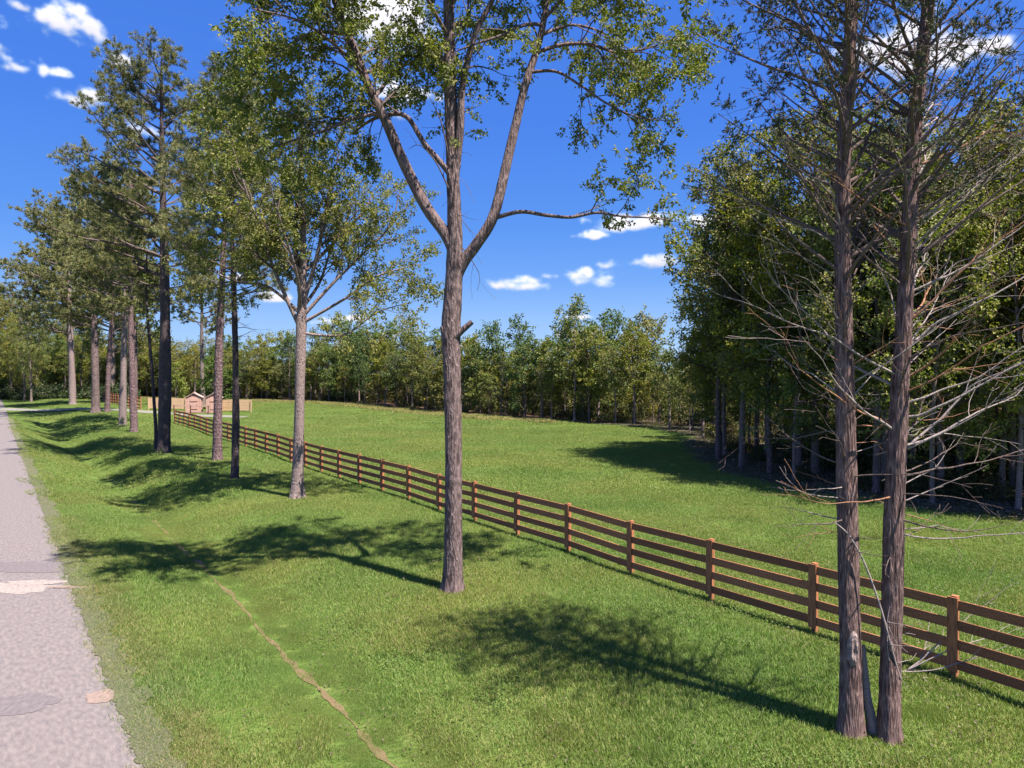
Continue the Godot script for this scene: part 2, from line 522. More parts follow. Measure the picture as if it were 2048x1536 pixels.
func build_road() -> void:
	var l := PackedVector2Array()
	var r := PackedVector2Array()
	var u := -30.0
	while u < 330.0:
		var e := road_edge(u)
		var wob := 0.12 * fine_noise.get_noise_1d(u * 0.9) + 0.07 * fine_noise.get_noise_1d(u * 5.0 + 90.0)
		l.append(at_uv(u, e - 6.2)); r.append(at_uv(u, e + wob + 0.1))
		u += 0.3 if u < 60 else 1.5
	var road := structure("road", ribbon(l, r, 0.012, 3, true).mesh(), M.road)
	part("pale_repair", blob(-12.3, 16.85, 1.5, 0.42, 0.018, 1), M.patch, road)
	part("pale_repair", blob(-11.6, 17.3, 0.75, 0.2, 0.022, 2), M.patch, road)
	part("dark_repair", blob(-7.6, 10.9, 0.55, 0.35, 0.018, 3), M.patch_dark, road)
	part("dark_repair", blob(-13.4, 18.7, 2.2, 0.6, 0.018, 6), M.patch_dark, road)
	part("clay_stain", blob(-6.5, 11.2, 0.28, 0.22, 0.019, 4), M.clay, road)
	part("clay_stain", blob(-10.6, 16.9, 0.5, 0.08, 0.026, 5), M.clay, road)
	l = PackedVector2Array(); r = PackedVector2Array()
	u = -10.0
	while u < 100.0:
		var e := road_edge(u)
		l.append(at_uv(u, e - 0.08 + 0.08 * fine_noise.get_noise_1d(u * 4.0 + 11.0) + 0.05 * fine_noise.get_noise_1d(u * 19.0))); r.append(at_uv(u, e + 0.36 + 0.2 * fine_noise.get_noise_1d(u * 2.5 + 31.0) + 0.1 * fine_noise.get_noise_1d(u * 17.0)))
		u += 0.06 if u < 30 else 0.4
	structure("road_shoulder", ribbon(l, r, 0.024, 2).mesh(), M.shoulder)
	# bare strip along the bottom of the ditch
	l = PackedVector2Array(); r = PackedVector2Array()
	u = 3.0
	while u < 40.0:
		var c := path_mid(u)
		var hw := (0.06 + 0.06 * fine_noise.get_noise_1d(u * 3.0 + 40.0)) * (1.0 - smoothstep(27.0, 40.0, u)) * clampf(0.75 + 1.6 * fine_noise.get_noise_1d(u * 1.3 + 500.0), 0.06, 1.25) + 0.004
		var j := 0.05 * fine_noise.get_noise_1d(u * 14.0)
		l.append(at_uv(u, c - hw + j)); r.append(at_uv(u, c + hw + j))
		u += 0.12
	structure("dirt_path", ribbon(l, r, 0.014, 2).mesh(), M.dirt)
	# pale driveway between the two runs of fence
	var line := PackedVector2Array([Vector2(-74, 101.5), Vector2(-66, 97.5), Vector2(-56, 92.5), Vector2(-46, 87.5), Vector2(-38, 83.5), Vector2(-30, 81.5)])
	l = PackedVector2Array(); r = PackedVector2Array()
	for k in line.size() - 1:
		for s in 12:
			var p := line[k].lerp(line[k + 1], s / 12.0)
			var f := smoothstep(-60.0, -74.0, p.x)
			var wv := 0.25 * fine_noise.get_noise_1d(p.x * 0.8)
			r.append(p + Vector2(0, -1.2 - f * 1.5 + wv)); l.append(p + Vector2(0, 1.2 + f * 1.5 + wv))
	structure("driveway", ribbon(l, r, 0.03, 3).mesh(), M.gravel)

const EDGE := [Vector2(40, 7), Vector2(34, 13), Vector2(25, 20), Vector2(18.4, 24.8), Vector2(13.6, 30.5), Vector2(11.4, 39), Vector2(12.5, 48), Vector2(14.3, 58), Vector2(12.8, 67), Vector2(4, 76), Vector2(-4.4, 85), Vector2(-24, 106), Vector2(-42, 118), Vector2(-58, 126), Vector2(-78, 136), Vector2(-104, 150), Vector2(-150, 175)]
var edge_pts := PackedVector2Array()
var edge_out := PackedVector2Array()

func smooth_edge() -> void:
	var cv := Curve2D.new()
	for k in EDGE.size():
		var tan_: Vector2 = (EDGE[mini(k + 1, EDGE.size() - 1)] - EDGE[maxi(k - 1, 0)]) / 6.0
		cv.add_point(EDGE[k], -tan_, tan_)
	cv.bake_interval = 0.4
	var L := cv.get_baked_length()
	var s := 0.0
	while s < L:
		edge_pts.append(cv.sample_baked(s))
		s += 0.4
	for k in edge_pts.size():
		var d := (edge_pts[mini(k + 3, edge_pts.size() - 1)] - edge_pts[maxi(k - 3, 0)]).normalized()
		edge_out.append(Vector2(d.y, -d.x) * (1.0 if Vector2(d.y, -d.x).dot(edge_pts[k] - Vector2(-20, 45)) > 0 else -1.0))

func edge_at(s: float, off: float) -> Vector2:   # point s metres along the wood's edge, off metres inside the wood
	var f := clampf(s / 0.4, 0.0, edge_pts.size() - 1.001)
	var k := int(f)
	return edge_pts[k].lerp(edge_pts[k + 1], f - k) + edge_out[k] * off

func build_forest_floor() -> void:
	smooth_edge()
	var offs := [0.0, 0.6, 1.5, 3.0, 6.0, 12.0, 24.0, 60.0]
	var m := MB.new()
	var w := offs.size()
	for k in edge_pts.size():
		var wob := 0.6 * fine_noise.get_noise_1d(k * 0.12) + 0.35 * fine_noise.get_noise_1d(k * 0.9 + 70.0)
		for o in offs:
			var p: Vector2 = edge_pts[k] + edge_out[k] * (o + 0.2 + wob)
			m.v.append(gp(p.x, p.y, 0.03 if o < 20 else 0.06)); m.n.append(Vector3.UP)
	for k in edge_pts.size() - 1:
		for j in w - 1:
			var a := k * w + j
			m.i.append(a); m.i.append(a + w); m.i.append(a + 1)
			m.i.append(a + 1); m.i.append(a + w); m.i.append(a + w + 1)
	structure("forest_floor", m.mesh(), M.litter_floor)

# ---------------------------------------------------------------- fences
func beam(a: Vector3, b: Vector3, up: Vector3, hgt_: float, thick: float, bev := 0.004) -> ArrayMesh:
	# a board from a to b with chamfered long edges, built round its own middle
	var m := MB.new()
	var d := (b - a).normalized()
	var s := d.cross(up).normalized()
	var u := s.cross(d).normalized()
	var hx := hgt_ / 2
	var tx := thick / 2
	var ring := [u * hx + s * (tx - bev), u * (hx - bev) + s * tx, u * -(hx - bev) + s * tx, u * -hx + s * (tx - bev), u * -hx - s * (tx - bev), u * -(hx - bev) - s * tx, u * (hx - bev) - s * tx, u * hx - s * (tx - bev)]
	for k in 8:
		var p: Vector3 = ring[k]
		var q: Vector3 = ring[(k + 1) % 8]
		m.quad(a + p, a + q, b + q, b + p)
	for k in range(1, 7):
		var z := m.v.size()
		m.v.append(a + ring[0]); m.v.append(a + ring[k + 1]); m.v.append(a + ring[k])
		m.v.append(b + ring[0]); m.v.append(b + ring[k]); m.v.append(b + ring[k + 1])
		for e in 6:
			m.i.append(z + e)
	m.c.clear()
	return m.mesh()

func run_fence(root: Node3D, pts: Array, tall: float, rails: int, rail_h: float, side: float, mats: Array, post_mat: Material, batten: bool, post_w := 0.1) -> void:
	# pts: (x, depth) of the posts, in world metres; root stands at the first
	var o := root.position
	for k in pts.size():
		var p: Vector2 = pts[k]
		var dir: Vector2 = ((pts[mini(k + 1, pts.size() - 1)] as Vector2) - (pts[maxi(k - 1, 0)] as Vector2)).normalized()
		var near := Vector2(-dir.y, dir.x) * side   # towards the rail side
		var near3 := Vector3(near.x, 0, -near.y)
		var g := gp(p.x, p.y) - o
		var lean := Vector3(rng.randf_range(-0.012, 0.012), 0, rng.randf_range(-0.012, 0.012))
		var hh := tall + rng.randf_range(-0.01, 0.02)
		part("post", beam(g + Vector3(0, -0.3, 0), g + Vector3(0, hh, 0) + lean, near3, post_w, post_w, 0.008), post_mat, root)
		if batten:
			var c := g + near3 * (post_w / 2 + 0.028 + 0.0145)
			var part_ := part("batten", beam(c + Vector3(0, 0.13 + rng.randf_range(-0.02, 0.02), 0), c + Vector3(0, hh - 0.012, 0) + lean, near3, 0.025, 0.165, 0.004), mats[rng.randi() % mats.size()], root)
			part_.material_override = post_mat
		if k + 1 < pts.size():
			var q: Vector2 = pts[k + 1]
			var g2 := gp(q.x, q.y) - o
			for j in rails:
				var y := tall - 0.03 - rail_h / 2 - j * (tall - 0.21 - rail_h) / maxf(rails - 1, 1)
				var jy := rng.randf_range(-0.008, 0.008)
				var f := near3 * (post_w / 2 + 0.0145)
				var along := (g2 - g).normalized() * 0.003
				part("fence_board", beam(g + f + Vector3(0, y + jy, 0) + along, g2 + f + Vector3(0, y + jy + rng.randf_range(-0.008, 0.008), 0) - along, Vector3.UP, rail_h, 0.027, 0.004), mats[rng.randi() % mats.size()], root)

func build_fences() -> void:
	var pts := []
	for k in range(-3, 30):
		pts.append(at_uv(5.53 + 2.55 * k, 12.8))
	var root := thing("rail_fence", "long reddish-brown four-board fence running along the pasture from the cedars", "fence", gp(pts[0].x, pts[0].y))
	run_fence(root, pts, 1.37, 4, 0.17, 1.0, M.fence, M.post, true)
	pts = []
	for k in 16:
		pts.append(at_uv(99.7 + 2.3 * k, 12.1 - 0.04 * 2.3 * k))
	root = thing("rail_fence", "short far run of reddish-brown board fence beyond the pale driveway", "fence", gp(pts[0].x, pts[0].y))
	run_fence(root, pts, 1.62, 4, 0.17, 1.0, M.fence, M.post, false, 0.12)
	# pale new boards round the sheds
	pts = [Vector2(-46.2, 90.2), Vector2(-43.9, 90.3), Vector2(-41.6, 90.4), Vector2(-39.6, 90.5)]
	root = thing("board_fence", "tan close-boarded fence left of the two small sheds", "fence", gp(pts[0].x, pts[0].y))
	run_fence(root, pts, 1.55, 3, 0.44, 1.0, [M.pale_wood], M.pale_wood, false, 0.12)
	pts = [Vector2(-36.6, 88.6), Vector2(-34.6, 88.6), Vector2(-32.6, 88.6)]
	root = thing("board_fence", "pale cream panel fence at the pasture side of the two sheds", "fence", gp(pts[0].x, pts[0].y))
	run_fence(root, pts, 1.55, 4, 0.31, 1.0, [M.pale_wood], M.pale_wood, false, 0.14)
	pts = [Vector2(-40.6, 85.2), Vector2(-38.6, 85.2), Vector2(-36.4, 85.0)]
	root = thing("rail_gate", "low pinkish timber rail gate standing in front of the two sheds", "gate", gp(pts[0].x, pts[0].y))
	run_fence(root, pts, 1.05, 2, 0.12, 1.0, [M.pink_wood], M.dark_wood, false, 0.1)

func block(a: Vector3, b: Vector3) -> ArrayMesh:   # an upright box between two corners
	var mid := (a + b) / 2
	return beam(Vector3(mid.x, a.y, mid.z), Vector3(mid.x, b.y, mid.z), Vector3.BACK, absf(b.z - a.z), absf(b.x - a.x), 0.01)

func build_sheds() -> void:
	var spots := [[Vector2(-39.2, 87.6), "small pinkish wooden shed with gabled roof, the one nearer the road"], [Vector2(-36.75, 87.6), "small pinkish wooden shed with gabled roof, half hidden by the leaning pine trunk"]]
	for s in spots:
		var o := thing("garden_shed", s[1], "shed", gp(s[0].x, s[0].y, -0.02), 0.32, "sheds by the driveway")
		var w := 0.86
		var d := 0.8
		var h := 1.95
		var wall := part("wall", block(Vector3(-w, 0, -d), Vector3(w, h, d)), M.pink_wood, o)
		for side in [-1, 1]:
			for k in 9:   # upright cladding boards on the end walls
				part("cladding_board", block(Vector3(side * (w + 0.002), 0.04, -d + 0.18 * k), Vector3(side * (w + 0.022), h - 0.02, -d + 0.18 * k + 0.165)), M.pink_wood, wall)
		for k in 9:
			part("cladding_board", block(Vector3(-w + 0.192 * k, 0.04, d + 0.002), Vector3(-w + 0.192 * k + 0.178, h - 0.02, d + 0.022)), M.pink_wood, wall)
		var door := part("door", block(Vector3(-0.42, 0.06, d + 0.024), Vector3(0.42, 1.75, d + 0.055)), M.pink_wood, o)
		part("door_brace", block(Vector3(-0.4, 0.4, d + 0.057), Vector3(0.4, 0.5, d + 0.075)), M.dark_wood, door)
		part("door_brace", block(Vector3(-0.4, 1.35, d + 0.057), Vector3(0.4, 1.45, d + 0.075)), M.dark_wood, door)
		part("handle", block(Vector3(0.3, 0.9, d + 0.078), Vector3(0.34, 1.05, d + 0.11)), M.dark_wood, door)
		for gz in [-1, 1]:
			var gb := MB.new()
			var zz: float = gz * d
			gb.quad(Vector3(-w, h, zz), Vector3(0, h + 0.52, zz), Vector3(0, h + 0.52, zz - gz * 0.04), Vector3(-w, h, zz - gz * 0.04))
			gb.quad(Vector3(w, h, zz), Vector3(0, h + 0.52, zz), Vector3(0, h + 0.52, zz - gz * 0.04), Vector3(w, h, zz - gz * 0.04))
			gb.quad(Vector3(-w, h, zz), Vector3(0, h + 0.52, zz), Vector3(w, h, zz), Vector3(0, h, zz))
			gb.c.clear()
			part("gable", gb.mesh(), M.pink_wood, o)
		part("gable_vent", block(Vector3(-0.2, h + 0.16, d + 0.003), Vector3(0.2, h + 0.3, d + 0.03)), M.dark_wood, o)
		for side in [-1, 1]:
			part("roof_slope", beam(Vector3(side * (w + 0.16) * 0.5, h + 0.24, -d - 0.15), Vector3(side * (w + 0.16) * 0.5, h + 0.24, d + 0.15), Vector3(side * 0.52, 0.9, 0).normalized(), 0.05, 1.16, 0.01), M.shed_roof, o)
		part("ridge_board", beam(Vector3(0, h + 0.58, -d - 0.16), Vector3(0, h + 0.58, d + 0.16), Vector3.UP, 0.05, 0.16, 0.008), M.shed_roof, o)

# ---------------------------------------------------------------- growing trees
# A style: per level arrays for segment length, wobble, tropism, number of children, child angle, length ratio, first child at
func grow(W: MB, F: MB, p: Vector3, d: Vector3, length: float, r: float, level: int, S: Dictionary) -> void:
	var last: int = S.last
	var ns := maxi(3, int(length / S.seg[level]))
	var pts := PackedVector3Array([p])
	var rad := PackedFloat32Array([r])
	var step := length / ns
	var wob: float = S.wob[level]
	var trop: float = S.trop[level]
	for k in ns:
		d = (d + rv(wob) + Vector3(0, trop, 0)).normalized()
		p += d * step
		pts.append(p)
		rad.append(maxf(r * (1.0 - 0.85 * (k + 1.0) / ns), 0.0035))
	if r > S.min_r:
		W.tube(pts, rad, 5 if r > 0.025 else 3, Color.WHITE, false)
	if level < last:
		spawn(W, F, pts, rad, level, S, length)
	if level >= S.leaf_from:
		leaves(F, pts, length, S, S.dens[level])

func spawn(W: MB, F: MB, pts: PackedVector3Array, rad: PackedFloat32Array, level: int, S: Dictionary, length: float, t0 := -1.0, mult := 1.0) -> void:
	var cnt := int(round(S.kids[level] * length * mult))
	var first: float = S.t0[level] if t0 < 0 else t0
	for k in cnt:
		var t := lerpf(first, 0.98, (k + rng.randf()) / cnt)
		var f := t * (pts.size() - 1)
		var j := mini(int(f), pts.size() - 2)
		var p := pts[j].lerp(pts[j + 1], f - j)
		var ax := (pts[j + 1] - pts[j]).normalized()
		var side := rv().normalized()
		side = (side - ax * side.dot(ax)).normalized()
		if S.flat > 0:
			side = (side * Vector3(1, 1.0 - S.flat, 1)).normalized()
		var a: float = deg_to_rad(S.angle[level] + rng.randf_range(-14, 14))
		var cd := (ax * cos(a) + side * sin(a)).normalized()
		var cl: float = S.len[level] * rng.randf_range(0.6, 1.2) * lerpf(1.0, S.tip[level], t)
		var cr := minf(rad[j] * 0.55, cl * 0.016 + 0.004)
		grow(W, F, p, cd, cl, cr, level + 1, S)

func leaves(F: MB, pts: PackedVector3Array, length: float, S: Dictionary, dens: float) -> void:
	var cnt := int(length * dens + rng.randf())
	var pal: Array = S.colors
	var base: Color = pal[rng.randi() % pal.size()]
	var sz: float = S.leaf
	var spread: float = S.spread
	var kind: int = S.get("kind", 0)
	for k in cnt:
		var f := rng.randf_range(S.get("leaf_t0", 0.15), 1.0) * (pts.size() - 1)
		var j := mini(int(f), pts.size() - 2)
		var p := pts[j].lerp(pts[j + 1], f - j)
		var ax := (pts[j + 1] - pts[j]).normalized()
		var sh := rng.randf_range(0.75, 1.25)
		var col := Color(base.r * sh * rng.randf_range(0.88, 1.12), base.g * sh, base.b * sh * rng.randf_range(0.85, 1.15))
		if kind == 0:
			var d := (rv() + ax * 0.5 + Vector3(0, -0.35, 0)).normalized()
			var s := d.cross(rv().normalized() + Vector3(0, 0.6, 0)).normalized()
			var l := sz * rng.randf_range(0.7, 1.3)
			F.leaf(p + rv(spread), d, s, s.cross(d), l, l * S.get("wide", 0.3), col)
		elif kind == 1:   # a tuft of pine needles
			var tip := (ax + rv(0.5) + Vector3(0, 0.35, 0)).normalized()
			p += rv(spread)
			for q in S.per:
				var nd := (tip * 0.75 + rv(0.85)).normalized()
				var l2 := sz * rng.randf_range(0.7, 1.15)
				var sd := nd.cross(rv().normalized()).normalized() * float(S.thin)
				F.needle(p, p + nd * l2, sd, col)
		else:   # a scaly cedar spray
			var dir := (ax + rv(0.7)).normalized()
			p += rv(spread)
			for q in S.per:
				var nd := (dir + rv(0.75)).normalized()
				var sd := nd.cross(rv().normalized()).normalized() * float(S.thin)
				F.needle(p + dir * (sz * q * 0.12), p + dir * (sz * q * 0.12) + nd * sz * rng.randf_range(0.5, 1.0), sd, col)

func smooth_line(raw: Array, step: float) -> Array:
	# raw: [x, y, z, radius] knots -> smoothed points and radii
	var cv := Curve3D.new()
	for k in raw.size():
		var a: Array = raw[maxi(k - 1, 0)]
		var b: Array = raw[mini(k + 1, raw.size() - 1)]
		var tn := Vector3(b[0] - a[0], b[1] - a[1], b[2] - a[2]) / 6.0
		cv.add_point(Vector3(raw[k][0], raw[k][1], raw[k][2]), -tn, tn)
	var pts := PackedVector3Array()
	var rad := PackedFloat32Array()
	for k in raw.size() - 1:
		var c := Vector3(raw[k + 1][0] - raw[k][0], raw[k + 1][1] - raw[k][1], raw[k + 1][2] - raw[k][2]).length()
		var cnt := maxi(2, int(c / step))
		for s in cnt:
			pts.append(cv.sample(k, float(s) / cnt))
			rad.append(lerpf(raw[k][3], raw[k + 1][3], float(s) / cnt))
	pts.append(cv.sample(raw.size() - 2, 1.0))
	rad.append(raw[-1][3])
	return [pts, rad]

func barky(line: Array, sides: int, ridge: float, flare: float, sd: float, grooves: float) -> ArrayMesh:
	# a trunk with furrowed bark and a flared foot
	var m := MB.new()
	var pts: PackedVector3Array = line[0]
	var rad: PackedFloat32Array = line[1]
	var no := FastNoiseLite.new()
	no.seed = int(sd)
	no.frequency = 1.0
	no.fractal_octaves = 3
	no.fractal_type = FastNoiseLite.FRACTAL_RIDGED
	for k in pts.size():
		var d := (pts[mini(k + 1, pts.size() - 1)] - pts[maxi(k - 1, 0)]).normalized()
		var sx := (Vector3.RIGHT - d * d.x).normalized()
		var sy := d.cross(sx)
		var y := pts[k].y
		for q in sides:
			var a := TAU * q / sides
			var f := flare * exp(-maxf(y, 0.0) / 0.28) * (0.75 + 0.5 * sin(a * 5.0 + sd) * sin(a * 2.0 + sd * 2.0))
			var rr := rad[k] * (1.0 + f + 0.05 * sin(a * 2.0 + y * 0.9 + sd)) + ridge * no.get_noise_3d(cos(a) * grooves, y * 0.9, sin(a) * grooves)
			m.v.append(pts[k] + (sx * cos(a) + sy * sin(a)) * rr)
	var cnt := pts.size()
	m.n.resize(m.v.size())
	for k in cnt - 1:
		for q in sides:
			var a0 := k * sides + q
			var a1 := k * sides + (q + 1) % sides
			m.i.append(a0); m.i.append(a0 + sides); m.i.append(a1)
			m.i.append(a1); m.i.append(a0 + sides); m.i.append(a1 + sides)
			var nn := (m.v[a1] - m.v[a0]).cross(m.v[a0 + sides] - m.v[a0]).normalized()
			m.n[a0] += nn; m.n[a1] += nn; m.n[a0 + sides] += nn; m.n[a1 + sides] += nn
	for k in m.n.size():
		m.n[k] = m.n[k].normalized()
	return m.mesh()

func px_line(raw: Array, scale: float) -> Array:
	# knots given in hundredths: [right, up, back, radius in metres] -> metres
	return raw.map(func(e): return [e[0] * scale, e[1] * scale, e[2], e[3]])

const GREENS := [Color(0.155, 0.18, 0.048), Color(0.185, 0.2, 0.054), Color(0.21, 0.22, 0.064), Color(0.13, 0.155, 0.045), Color(0.235, 0.23, 0.07)]

func build_shade_tree() -> void:
	var root := thing("shade_tree", "tall forked shade tree with furrowed grey-brown trunk, alone mid-lawn before the fence", "tree", gp(-1.41, 16.8))
	var k := 0.01183
	var trunk := smooth_line(px_line([[0, -12, 0, .235], [0, 0, 0, .228], [1, 60, 0, .21], [2, 280, 0, .2], [-1, 450, 0, .192], [-3, 520, 0, .215], [2, 600, 0, .195], [5, 690, 0, .178], [4, 760, 0, .16], [1, 850, 0, .15], [-3, 1000, 0.05, .135], [-6, 1180, 0.1, .11], [-10, 1330, 0.1, .08], [-14, 1460, 0.0, .04]], k), 0.06)
	part("trunk", barky(trunk, 44, 0.016, 0.38, 2.0, 7.0), M.bark_grey, root)
	var S := {"last": 3, "seg": [0.3, 0.25, 0.15, 0.1], "wob": [0.2, 0.22, 0.28, 0.3], "trop": [0.03, -0.02, -0.06, -0.05], "kids": [2.0, 3.0, 5.6, 0], "angle": [50, 48, 45, 40], "len": [2.1, 1.0, 0.45, 0.3], "tip": [0.45, 0.55, 0.6, 1], "t0": [0.3, 0.2, 0.15, 0], "min_r": 0.003, "flat": 0.0, "leaf_from": 2, "dens": [0, 0, 22.0, 66.0], "leaf": 0.085, "spread": 0.06, "wide": 0.29, "colors": GREENS}
	var limbs := [
		["limb", [[6, 655, 0, .1], [-10, 708, 0, .13], [-53, 770, .05, .125], [-98, 860, .1, .115], [-128, 930, .1, .11], [-158, 990, .2, .095], [-188, 1070, .4, .085], [-213, 1130, .5, .07], [-253, 1240, .8, .05], [-300, 1360, 1.2, .02]], 0.42, 2.0],
		["limb", [[0, 600, 0, .1], [20, 655, 0, .14], [47, 692, 0, .127], [82, 750, 0, .115], [107, 850, -.1, .105], [127, 940, -.2, .098], [147, 1020, -.2, .09], [172, 1100, -.3, .08], [189, 1180, -.3, .07], [207, 1300, -.4, .045], [220, 1400, -.5, .02]], 0.62, 1.2],
		["limb", [[3, 800, .0, .07], [9, 850, .05, .09], [17, 920, .15, .085], [22, 1000, .2, .075], [47, 1100, .25, .065], [87, 1180, .3, .055], [110, 1290, .4, .02]], 0.45, 0.8],
		["limb", [[4, 815, .05, .05], [-12, 842, .1, .06], [-53, 890, .1, .055], [-88, 945, 0, .05], [-123, 958, -.2, .045], [-170, 955, -.5, .035], [-215, 935, -.8, .015]], 0.55, 1.0],
		["branch", [[-143, 950, .1, .05], [-190, 935, .3, .045], [-245, 905, .5, .035], [-300, 880, .7, .026], [-360, 858, .8, .012]], 0.2, 2.1],
		["branch", [[90, 748, 0, .055], [137, 757, .1, .048], [187, 750, .1, .043], [237, 748, 0, .038], [287, 755, .1, .032], [337, 748, .1, .024], [407, 742, .2, .016], [455, 733, .2, .006]], 0.38, 0.75],
		["branch", [[155, 1042, -.2, .042], [207, 1040, -.1, .036], [257, 1008, 0, .03], [307, 970, .1, .025], [367, 940, .2, .018], [427, 930, .3, .008]], 0.3, 1.25],
		["branch", [[168, 1083, -.25, .05], [217, 1100, -.3, .045], [277, 1102, -.3, .038], [337, 1088, -.4, .032], [407, 1105, -.5, .022], [497, 1140, -.6, .008]], 0.22, 2.4],
		["branch", [[182, 1140, -.3, .045], [147, 1125, .1, .04], [97, 1095, .3, .034], [47, 1075, .4, .026], [7, 1055, .5, .01]], 0.6, 0.6],
		["branch", [[-200, 1095, .4, .045], [-263, 1105, .2, .04], [-313, 1095, 0, .034], [-383, 1050, -.2, .024], [-453, 1010, -.3, .01]], 0.15, 2.6],
		["branch", [[-205, 1110, .5, .045], [-273, 1180, .8, .036], [-343, 1240, 1.1, .026], [-440, 1270, 1.3, .01]], 0.15, 2.4],
		["branch", [[-170, 1020, .25, .045], [-200, 1040, 1.0, .036], [-250, 1055, 1.9, .026], [-310, 1040, 2.8, .01]], 0.15, 2.1],
		["branch", [[-150, 980, .2, .045], [-140, 1040, -.7, .036], [-120, 1100, -1.5, .026], [-105, 1130, -2.2, .01]], 0.3, 1.9],
		["branch", [[178, 1120, -.3, .045], [240, 1165, -.9, .036], [310, 1180, -1.6, .026], [390, 1160, -2.2, .01]], 0.2, 1.7],
		["branch", [[182, 1150, -.3, .045], [250, 1190, .5, .036], [330, 1210, 1.3, .026], [420, 1190, 2.0, .01]], 0.2, 1.7],
		["branch", [[-4, 1050, .1, .05], [-40, 1090, -.5, .04], [-80, 1120, -1.2, .03], [-120, 1120, -2.0, .01]], 0.25, 1.5],
		["branch", [[-6, 1120, .1, .05], [30, 1180, -1.0, .04], [20, 1230, -1.9, .03], [40, 1260, -2.8, .01]], 0.25, 1.4],
		["branch", [[-6, 1100, .1, .05], [-50, 1150, 1.2, .04], [-80, 1190, 2.2, .03], [-90, 1200, 3.0, .01]], 0.25, 1.4],
		["branch", [[-8, 1260, .1, .05], [-90, 1310, .2, .04], [-170, 1340, .1, .03], [-260, 1350, .0, .01]], 0.25, 1.6],
		["branch", [[-8, 1290, .1, .05], [60, 1350, .2, .04], [140, 1390, .1, .03], [220, 1400, .0, .01]], 0.25, 1.6]]
	var W := MB.new()
	var F := MB.new()
	for l in limbs:
		var line := smooth_line(px_line(l[1], k), 0.09)
		if l[0] == "limb":
			part("limb", barky(line, 24, 0.009, 0.0, 5.0, 5.0), M.bark_grey, root)
		else:
			var b := MB.new()
			b.tube(line[0], line[1], 8)
			part("branch", b.mesh(), M.bark_grey, root)
		var pts: PackedVector3Array = line[0]
		spawn(W, F, pts, line[1], 0, S, pts.size() * 0.09, l[2], l[3])
	# epicormic shoots that clothe the upper leader
	var S2 := S.duplicate()
	S2.len = [0.7, 0.5, 0.3, 0.2]
	var up := PackedVector3Array()
	var ur := PackedFloat32Array()
	for q in range(150, (trunk[0] as PackedVector3Array).size()):
		up.append(trunk[0][q]); ur.append(trunk[1][q])
	spawn(W, F, up, ur, 0, S2, up.size() * 0.06, 0.15, 3.4)
	# dead wood: stubs, hanging twigs
	var stub := MB.new()
	var ln := smooth_line(px_line([[4, 508, .1, .085], [18, 520, .12, .075], [32, 532, .14, .066], [40, 539, .15, .062]], k), 0.04)
	stub.tube(ln[0], ln[1], 12)
	part("branch_stub", stub.mesh(), M.bark_grey, root)
	stub = MB.new()
	ln = smooth_line(px_line([[-10, 505, .05, .08], [-17, 520, .08, .07], [-19, 530, .08, .06]], k), 0.03)
	stub.tube(ln[0], ln[1], 12)
	part("branch_stub", stub.mesh(), M.bark_grey, root)
	var B := MB.new()
	var SB := S.duplicate()
	SB.dens = [0, 0, 0, 0]
	SB.kids = [1.2, 2.0, 2.4, 0]
	SB.trop = [-0.05, -0.1, -0.12, -0.1]
	var D := MB.new()
	for l in [[[-5, 800, .1, .02], [-30, 850, .3, .015], [-60, 880, .4, .01], [-80, 870, .5, .005]], [[-5, 860, .1, .02], [-20, 930, .3, .014], [-45, 980, .4, .006]], [[18, 690, 0, .015], [40, 660, .1, .01], [55, 630, .1, .006], [50, 600, .1, .004]], [[8, 760, .1, .016], [20, 740, .2, .01], [38, 715, .2, .005]], [[8, 840, .1, .014], [14, 800, .3, .01], [10, 770, .3, .006]]]:
		ln = smooth_line(px_line(l, k), 0.08)
		D.tube(ln[0], ln[1], 4)
		spawn(D, B, ln[0], ln[1], 1, SB, 1.6, 0.1, 1.0)
	stuff_part("dead_twigs", D.mesh(), M.twig_brown, root)
	stuff_part("twigs", W.mesh(), M.twig_brown, root)
	stuff_part("leaves", F.mesh(), M.leaf_a, root)
	print("shade tree leaves ", F.v.size() / 4)

